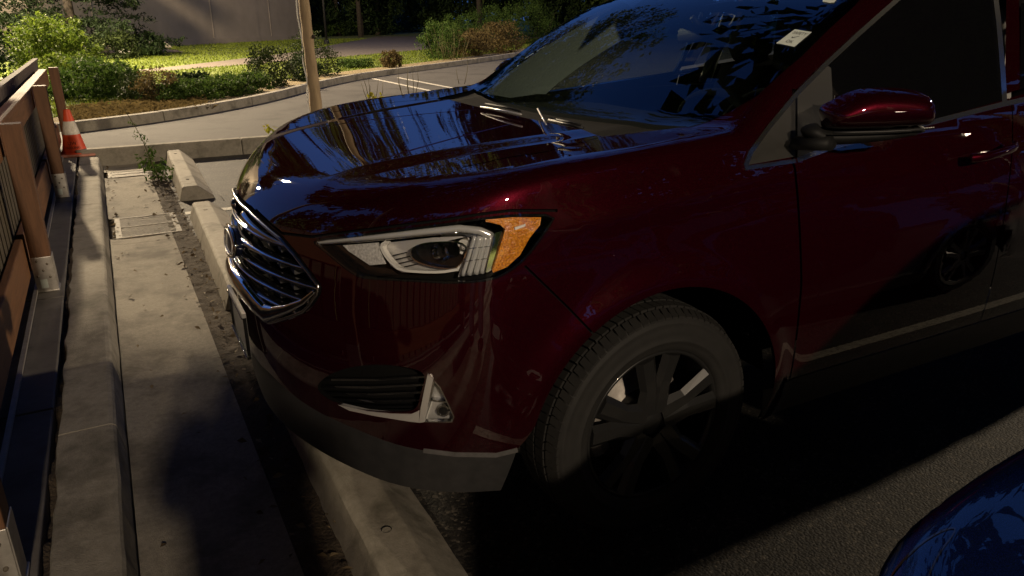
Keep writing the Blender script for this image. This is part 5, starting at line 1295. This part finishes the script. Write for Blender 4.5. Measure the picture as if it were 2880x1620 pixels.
# ------------------------------------------------------------------ traffic cone
MT['orange'] = noisy(mat('cone_orange', (.75, .08, .02), .5), (.62, .060, .014), (.80, .095, .026), 14, c3=(.35, .05, .02), c3scale=9, c3lo=.62, c3hi=.72)
MT['collar'] = noisy(mat('scuffed_white_collar', (.7, .65, .56), .5), (.50, .46, .39), (.76, .71, .62), 20, c3=(.25, .21, .17), c3scale=12, c3lo=.60, c3hi=.70)
MT['conebase'] = noisy(mat('cone_base', (.55, .22, .15), .6), (.40, .15, .10), (.62, .28, .20), 14)
cx, cy, cz = -.722, 7.06, .12
t = thing('traffic_cone', 'scuffed orange traffic cone with a white collar standing at the kerb end', 'cone', (cx, cy, cz))
bs = bevel(mesh('base', *box((cx, cy, cz + .014), (.37, .36, .026), rz=.06), MT['conebase'], t, False), .01)
def cr(z): return np.interp(z, [0, .03, .48], [.130, .119, .028])
def ring_(name, z0, z1, m, o=0.):
    zz = np.linspace(z0, z1, 8); v, f = lathe([(cr(z) + o, z + .026) for z in zz], 40, (cx, cy, cz), 'z'); return mesh(name, v, [tuple(reversed(q)) for q in f][::1] if False else f, m, t)
ring_('cone_body', 0, .465, MT['orange'])
v, f = lathe([(.0, .498), (.02, .496), (.028, .488)], 24, (cx, cy, cz), 'z'); mesh('cone_tip', v, f, MT['orange'], t)
ring_('collar', .205, .345, MT['collar'], .0015)
v, f = lathe([(.147, .027), (.140, .038), (.130, .040)], 32, (cx, cy, cz), 'z'); mesh('skirt', v, f, MT['orange'], t)
view = math.atan2(CAMC[1] - cy, CAMC[0] - cx)
def on_cone(zc):
    def fn(V):
        z = zc + V[:, 1]; r = cr(z) + .0022; a = view - .12 + V[:, 0] / np.maximum(r, .02)
        return np.stack([cx + r * np.cos(a), cy + r * np.sin(a), cz + .026 + z], 1)
    return fn
MT['stencil'] = mat('faded_stencil', (.16, .03, .018), .7)
text_mesh('lettering', 'UW', .052, on_cone(.115), MT['stencil'], t); text_mesh('lettering', 'PARKING', .038, on_cone(.068), MT['stencil'], t)
# ------------------------------------------------------------------ lamp posts: they carry the light
MT['lampglow'] = mat('lamp_glass', (.8, .7, .5), .3, emit=(1., .80, .52), es=60)
def lamp_post(key, label):
    d = LAMPS[key]; x, y, z = d['loc']; fx, fy = d['foot']
    t = thing('street_lamp', label, 'street lamp', (fx, fy, 0), 'street lamps round the lot')
    v, f = tube([(fx, fy, -.02), (fx, fy, 1.), (fx, fy, z + .35)], [.10, .08, .05], 12); mesh('pole', v, f, MT['black'], t)
    v, f = tube([(fx, fy, z + .30), ((fx + x) / 2, (fy + y) / 2, z + .36), (x, y, z + .22)], .035, 8); mesh('arm', v, f, MT['black'], t)
    an = math.atan2(y - fy, x - fx); bevel(mesh('luminaire', *box((x, y, z + .19), (.62, .34, .10), rz=an), MT['black'], t, False), .02)
    mesh('lamp_glass', *box((x, y, z + .128), (.40, .22, .02), rz=an), MT['lampglow'], t, False)
    l = bpy.data.lights.new('lamp_light', 'SPOT'); l.energy = d['power']; l.color = d['color']; l.shadow_soft_size = d['size']; l.spot_size = R_(180); l.spot_blend = .06
    o = bpy.data.objects.new('lamp_light', l); link(o, t); o.location = Vector((x, y, z + .02)) - t.location
lamp_post('far', 'street lamp by the lawn whose light falls across the hood'); lamp_post('back', 'street lamp behind the photographer'); lamp_post('side', 'street lamp in the lot to the right'); lamp_post('lawn', 'shorter street lamp left of the conifer on the lawn')
p = gpx(919, 125, .05); t = thing('thin_lamp_post', 'thin dark lamp post on the lawn behind the tan trunk', 'lamp post', (p[0], p[1], 0))
v, f = tube([(p[0], p[1], 0), (p[0], p[1], 5.2)], [.075, .055], 10); mesh('pole', v, f, MT['black'], t); v, f = lathe([(.16, 0), (.15, .25), (.08, .3)], 12, (p[0], p[1], .05), 'z'); mesh('foot', v, f, MT['black'], t)
# ------------------------------------------------------------------ the dark blue neighbour
BSC, BOF = np.array([.97, 1., .70]), np.array([.15, -2.79, 0.])
def bxf(V):
    V = np.asarray(V, float) * BSC + BOF; z = V[:, 2]
    V[:, 2] = np.where(z > .845, .845 + (z - .845) * 1.62, z); return V      # lower nose, ordinary roof height
BC = thing('parked_car', 'dark blue car in the lower right corner, only its lamp and hood edge showing', 'car', (2.5, -2.79, 0))
def bput(name, sk, m, p=None):
    Nn = sk.N / BSC; Nn = Nn / (np.linalg.norm(Nn, axis=1)[:, None] + 1e-9); return put(name, Skin(bxf(sk.V), sk.T, Nn), m, p or BC)
def bpx(v, lvl):
    d = px_rays(v) / BSC; return march(np.repeat(((CAMC - BOF) / BSC)[None], len(d), 0), d, .15, 6, lvl, 300)[0]
bput('hood', FR['hood'] + FR['hood'].mir(), MT['bluepaint']); bput('front_bumper', FR['bumper'] + FR['bumper'].mir(), MT['bluepaint'])
bput('bumper_lip', FR['cladding'] + FR['cladding'].mir(), MT['clad'])
for k_ in ('fender', 'front_door', 'rear_door'):
    s_ = FR['fender'] if k_ == 'fender' else SD[k_]
    nm = {'fender': 'front_fender'}.get(k_, k_); bput(nm, s_, MT['bluepaint']); bput(nm, s_.mir(), MT['bluepaint'])
bput('rear_body', SD['quarter'] + SD['quarter'].mir(), MT['bluepaint']); bput('roof', SD['roof'] + SD['roof'].mir() + HEADER + HEADER.mir() if False else SD['roof'] + HEADER, MT['bluepaint'])
bput('windshield', WIND, MT['dark_glass']); bput('cowl_panel', COWL + COWL.mir(), MT['black']); bput('inner_panel', FR['back'] + FR['back'].mir(), MT['void'])
sw = patch([(1.47, 1.20), (1.75, 1.40), (2.10, 1.585), (2.50, 1.60), (2.50, win_z(2.5) + .012)], side, -.002, 0., .06)
for s_ in (sw, sw.mir(), SD['rear_glass'], SD['rear_glass'].mir()): bput('side_window', s_, MT['dark_glass'])
for s_ in (SD['rocker'], SD['rocker'].mir(), ): bput('sill', s_, MT['clad'])
for s_ in (SD['pillar'], SD['pillar'].mir()): bput('window_pillar', s_, MT['bluepaint'])
for s_ in (SD['cant'], SD['cant'].mir()): bput('roof_rail', s_, MT['bluepaint'])
bput('grille', patch(full_gr, yz, -.06, 0., .04), MT['black'])
BL = roundpoly([(2686,1481),(2640,1495),(2592,1526),(2548,1566),(2514,1606),(2500,1632),(2550,1646),(2604,1640),(2622,1592),(2648,1545),(2684,1500)], 1)
for mm in (False, True):
    def bl_(nm, sk, m, p=None):
        sk = sk.sub((np.abs(F(sk.V)) < .08)[sk.T].all(1))     # keep only what really lies on the nose
        return bput(nm, sk.mir() if mm else sk, m, p)
    hl_ = bl_('headlight', patch(BL, bpx, -.03, 0., 12), MT['satin'])
    bl_('reflector_bowl', patch([(2640,1525),(2590,1556),(2540,1618),(2585,1630),(2608,1585)], bpx, -.018, .008, 12), MT['gloss'], hl_)
    bl_('light_guide', ribbon([(2672,1494),(2622,1520),(2572,1562),(2530,1612)], 9, bpx, -.006, .008, 10), MT['drl'], hl_)
    bl_('clear_lens', patch(BL, bpx, -.001, 0., 12), MT['lens'], hl_)
    bl_('lamp_edge', ribbon(np.concatenate([BL, BL[:1]]), 5, bpx, .001, .006, 10), MT['gloss'], hl_)
for wx, s in ((.965, -1), (3.81, -1), (.965, 1), (3.81, 1)):
    make_wheel(BC, (wx * .97 / .86, s * .80, .372), s, .2, False, xf=(np.array([.86, 1., .86]), np.array([.15, -2.79, 0.])))
mesh('underbody', *box(bxf(np.array([[2.4, 0, .5]]))[0], (3.9, 1.2, .25)), MT['void'], BC, False)
# ------------------------------------------------------------------ litter in the gutter and dirt
g = np.random.default_rng(61); n = 420
xs = np.concatenate([.02 + .06 * g.normal(size=300), -.45 + .03 * np.abs(g.normal(size=50)), -.42 + .38 * g.random(40), g.random(30) * .5 + .3]); ys = np.concatenate([-.9 + 7.4 * g.random(300), 3 + 3.8 * g.random(50), -1 + 7 * g.random(40), 2 + 4 * g.random(30)])
P = np.stack([xs, ys, np.where((xs > -.08) & (xs < .12), .012 + .02 * g.random(n), .008)], 1)
a = g.random(n) * 6.283; d = np.stack([np.cos(a), np.sin(a), .3 * g.normal(size=n)], 1); s = np.stack([-np.sin(a), np.cos(a), .5 * g.normal(size=n)], 1); sz = (.008 + .014 * g.random(n))[:, None]
V = np.stack([P - d * sz, P + s * sz * .5 + (0, 0, .004), P + d * sz, P - s * sz * .5 + (0, 0, .003)], 1).reshape(-1, 3)
tag(mesh('leaf_litter', V, np.arange(4 * n).reshape(n, 4), MT['lf_litter'], None, False), 'scattered dead leaf flakes in the dirt strip and gutter', 'litter', None, 'stuff')
# ------------------------------------------------------------------ the photographer, whose shadow falls across the gutter
PR = thing('person', 'person in a dark jacket holding up a phone in front of the dark blue car', 'person', (-.33, -2.92, 0))
def skinned(name, J, E_, R, m, parent, lev=2):
    me = bpy.data.meshes.new(name); o0 = origin_of(parent)
    me.from_pydata([tuple(np.array(j) - o0) for j in J], E_, []); ob = bpy.data.objects.new(name, me); link(ob, parent)
    sk = ob.modifiers.new('skin', 'SKIN'); sk.use_smooth_shade = True
    lay = me.skin_vertices[0].data
    for i, r in enumerate(R): lay[i].radius = (r, r) if not isinstance(r, tuple) else r
    lay[0].use_root = True
    ss = ob.modifiers.new('sub', 'SUBSURF'); ss.levels = lev; ss.render_levels = lev
    me.materials.append(m); return ob
px0, py0 = -.33, -2.92
MT['skin'] = mat('skin', (.45, .27, .19), .5); MT['jacket'] = noisy(mat('dark_jacket', (.02, .022, .03), .8), (.016, .018, .025), (.028, .03, .038), 40); MT['jeans'] = noisy(mat('dark_jeans', (.025, .03, .05), .85), (.02, .024, .04), (.035, .042, .065), 60); MT['hair'] = mat('dark_hair', (.02, .014, .01), .6)
def pj(x, y, z): return (px0 + x, py0 + y, z)
J = [pj(0, 0, .93), pj(0, .0, 1.15), pj(0, .02, 1.36), pj(0, .04, 1.49), pj(0, .07, 1.60),
     pj(-.19, .02, 1.39), pj(-.20, .16, 1.20), pj(-.12, .34, 1.40), pj(.19, .02, 1.39), pj(.20, .16, 1.20), pj(.12, .34, 1.40),
     pj(-.11, 0, .86), pj(-.13, .01, .48), pj(-.14, -.02, .09), pj(.11, 0, .86), pj(.13, .02, .48), pj(.14, 0, .09)]
E_ = [(0, 1), (1, 2), (2, 3), (3, 4), (2, 5), (5, 6), (6, 7), (2, 8), (8, 9), (9, 10), (0, 11), (11, 12), (12, 13), (0, 14), (14, 15), (15, 16)]
skinned('body', J, E_, [(.16, .12), (.15, .11), (.17, .12), (.062, .062), (.06, .06), .075, .055, .04, .075, .055, .04, .10, .07, .05, .10, .07, .05], MT['jacket'], PR)
hd_ = [(.0, -.125), (.045, -.115), (.062, -.08), (.072, -.03), (.078, .03), (.074, .075), (.052, .11), (0, .125)]
v, f = lathe(hd_, 24, (0, 0, 0), 'z'); v = v * (1, 1.18, 1); nose = np.exp(-((v[:, 0] / .018) ** 2 + ((v[:, 2] + .01) / .03) ** 2)) * (v[:, 1] > 0) * .022; v[:, 1] += nose; hdm = mesh('head', v + np.array(pj(0, .09, 1.67)), f, MT['skin'], PR)
vh = v * 1.06; keep_ = (vh[:, 2] > .02) | (vh[:, 1] < -.02); vh[~keep_] *= .85; mesh('hair', vh + np.array(pj(0, .085, 1.678)), f, MT['hair'], hdm)
for s in (-1, 1):
    v, f = lathe([(0, -.01), (.012, -.004), (.012, .004), (0, .01)], 10, pj(s * .028, .172, 1.675), 'y'); mesh('eye', v, f, MT['ink'], hdm)
    v, f = tube([pj(s * .080, .08, 1.64), pj(s * .088, .07, 1.67), pj(s * .082, .06, 1.695)], .012, 8, flat=(.5, 1.)); mesh('ear', v, f, MT['skin'], hdm)
    # hand: palm and five fingers round the phone's edge
    w_ = np.array(pj(s * .12, .34, 1.40)); b = np.array(pj(s * .085 - .01, .375, 1.475))
    Jh = [tuple(w_), tuple(.5 * (w_ + b)), tuple(b)]; Eh = [(0, 1), (1, 2)]; Rh = [.026, .032, .026]
    for k, (dz, l) in enumerate(((.035, .055), (.018, .06), (.0, .056), (-.016, .046))):
        i = len(Jh); r0 = b + np.array([0, .0, dz]); Jh += [tuple(r0 + np.array([-s * .012, .022, 0])), tuple(r0 + np.array([-s * .034, .024, 0])), tuple(r0 + np.array([-s * l, .014, 0]))]; Eh += [(2, i), (i, i + 1), (i + 1, i + 2)]; Rh += [.0095, .009, .008]
    i = len(Jh); Jh += [tuple(b + np.array([-s * .005, -.02, -.02])), tuple(b + np.array([-s * .03, -.022, .0])), tuple(b + np.array([-s * .045, -.018, .012]))]; Eh += [(1, i), (i, i + 1), (i + 1, i + 2)]; Rh += [.012, .0105, .009]
    skinned('hand', Jh, Eh, Rh, MT['skin'], PR, 1)
    sh = bevel(mesh('shoe', *box(pj(s * .14, .05, .045), (.095, .27, .085)), MT['black'], PR, False), .03, 3)
    skinned('trouser_leg', [pj(s * .10, 0, .92), pj(s * .13, .01, .48), pj(s * .14, -.01, .10)], [(0, 1), (1, 2)], [.112, .082, .075], MT['jeans'], PR)
phn = thing('phone', 'dark phone held up by the photographer', 'phone', pj(-.01, .39, 1.50))
bevel(mesh('case', *box(pj(-.01, .385, 1.50), (.155, .009, .075)), MT['gloss'], phn, False), .004, 2)
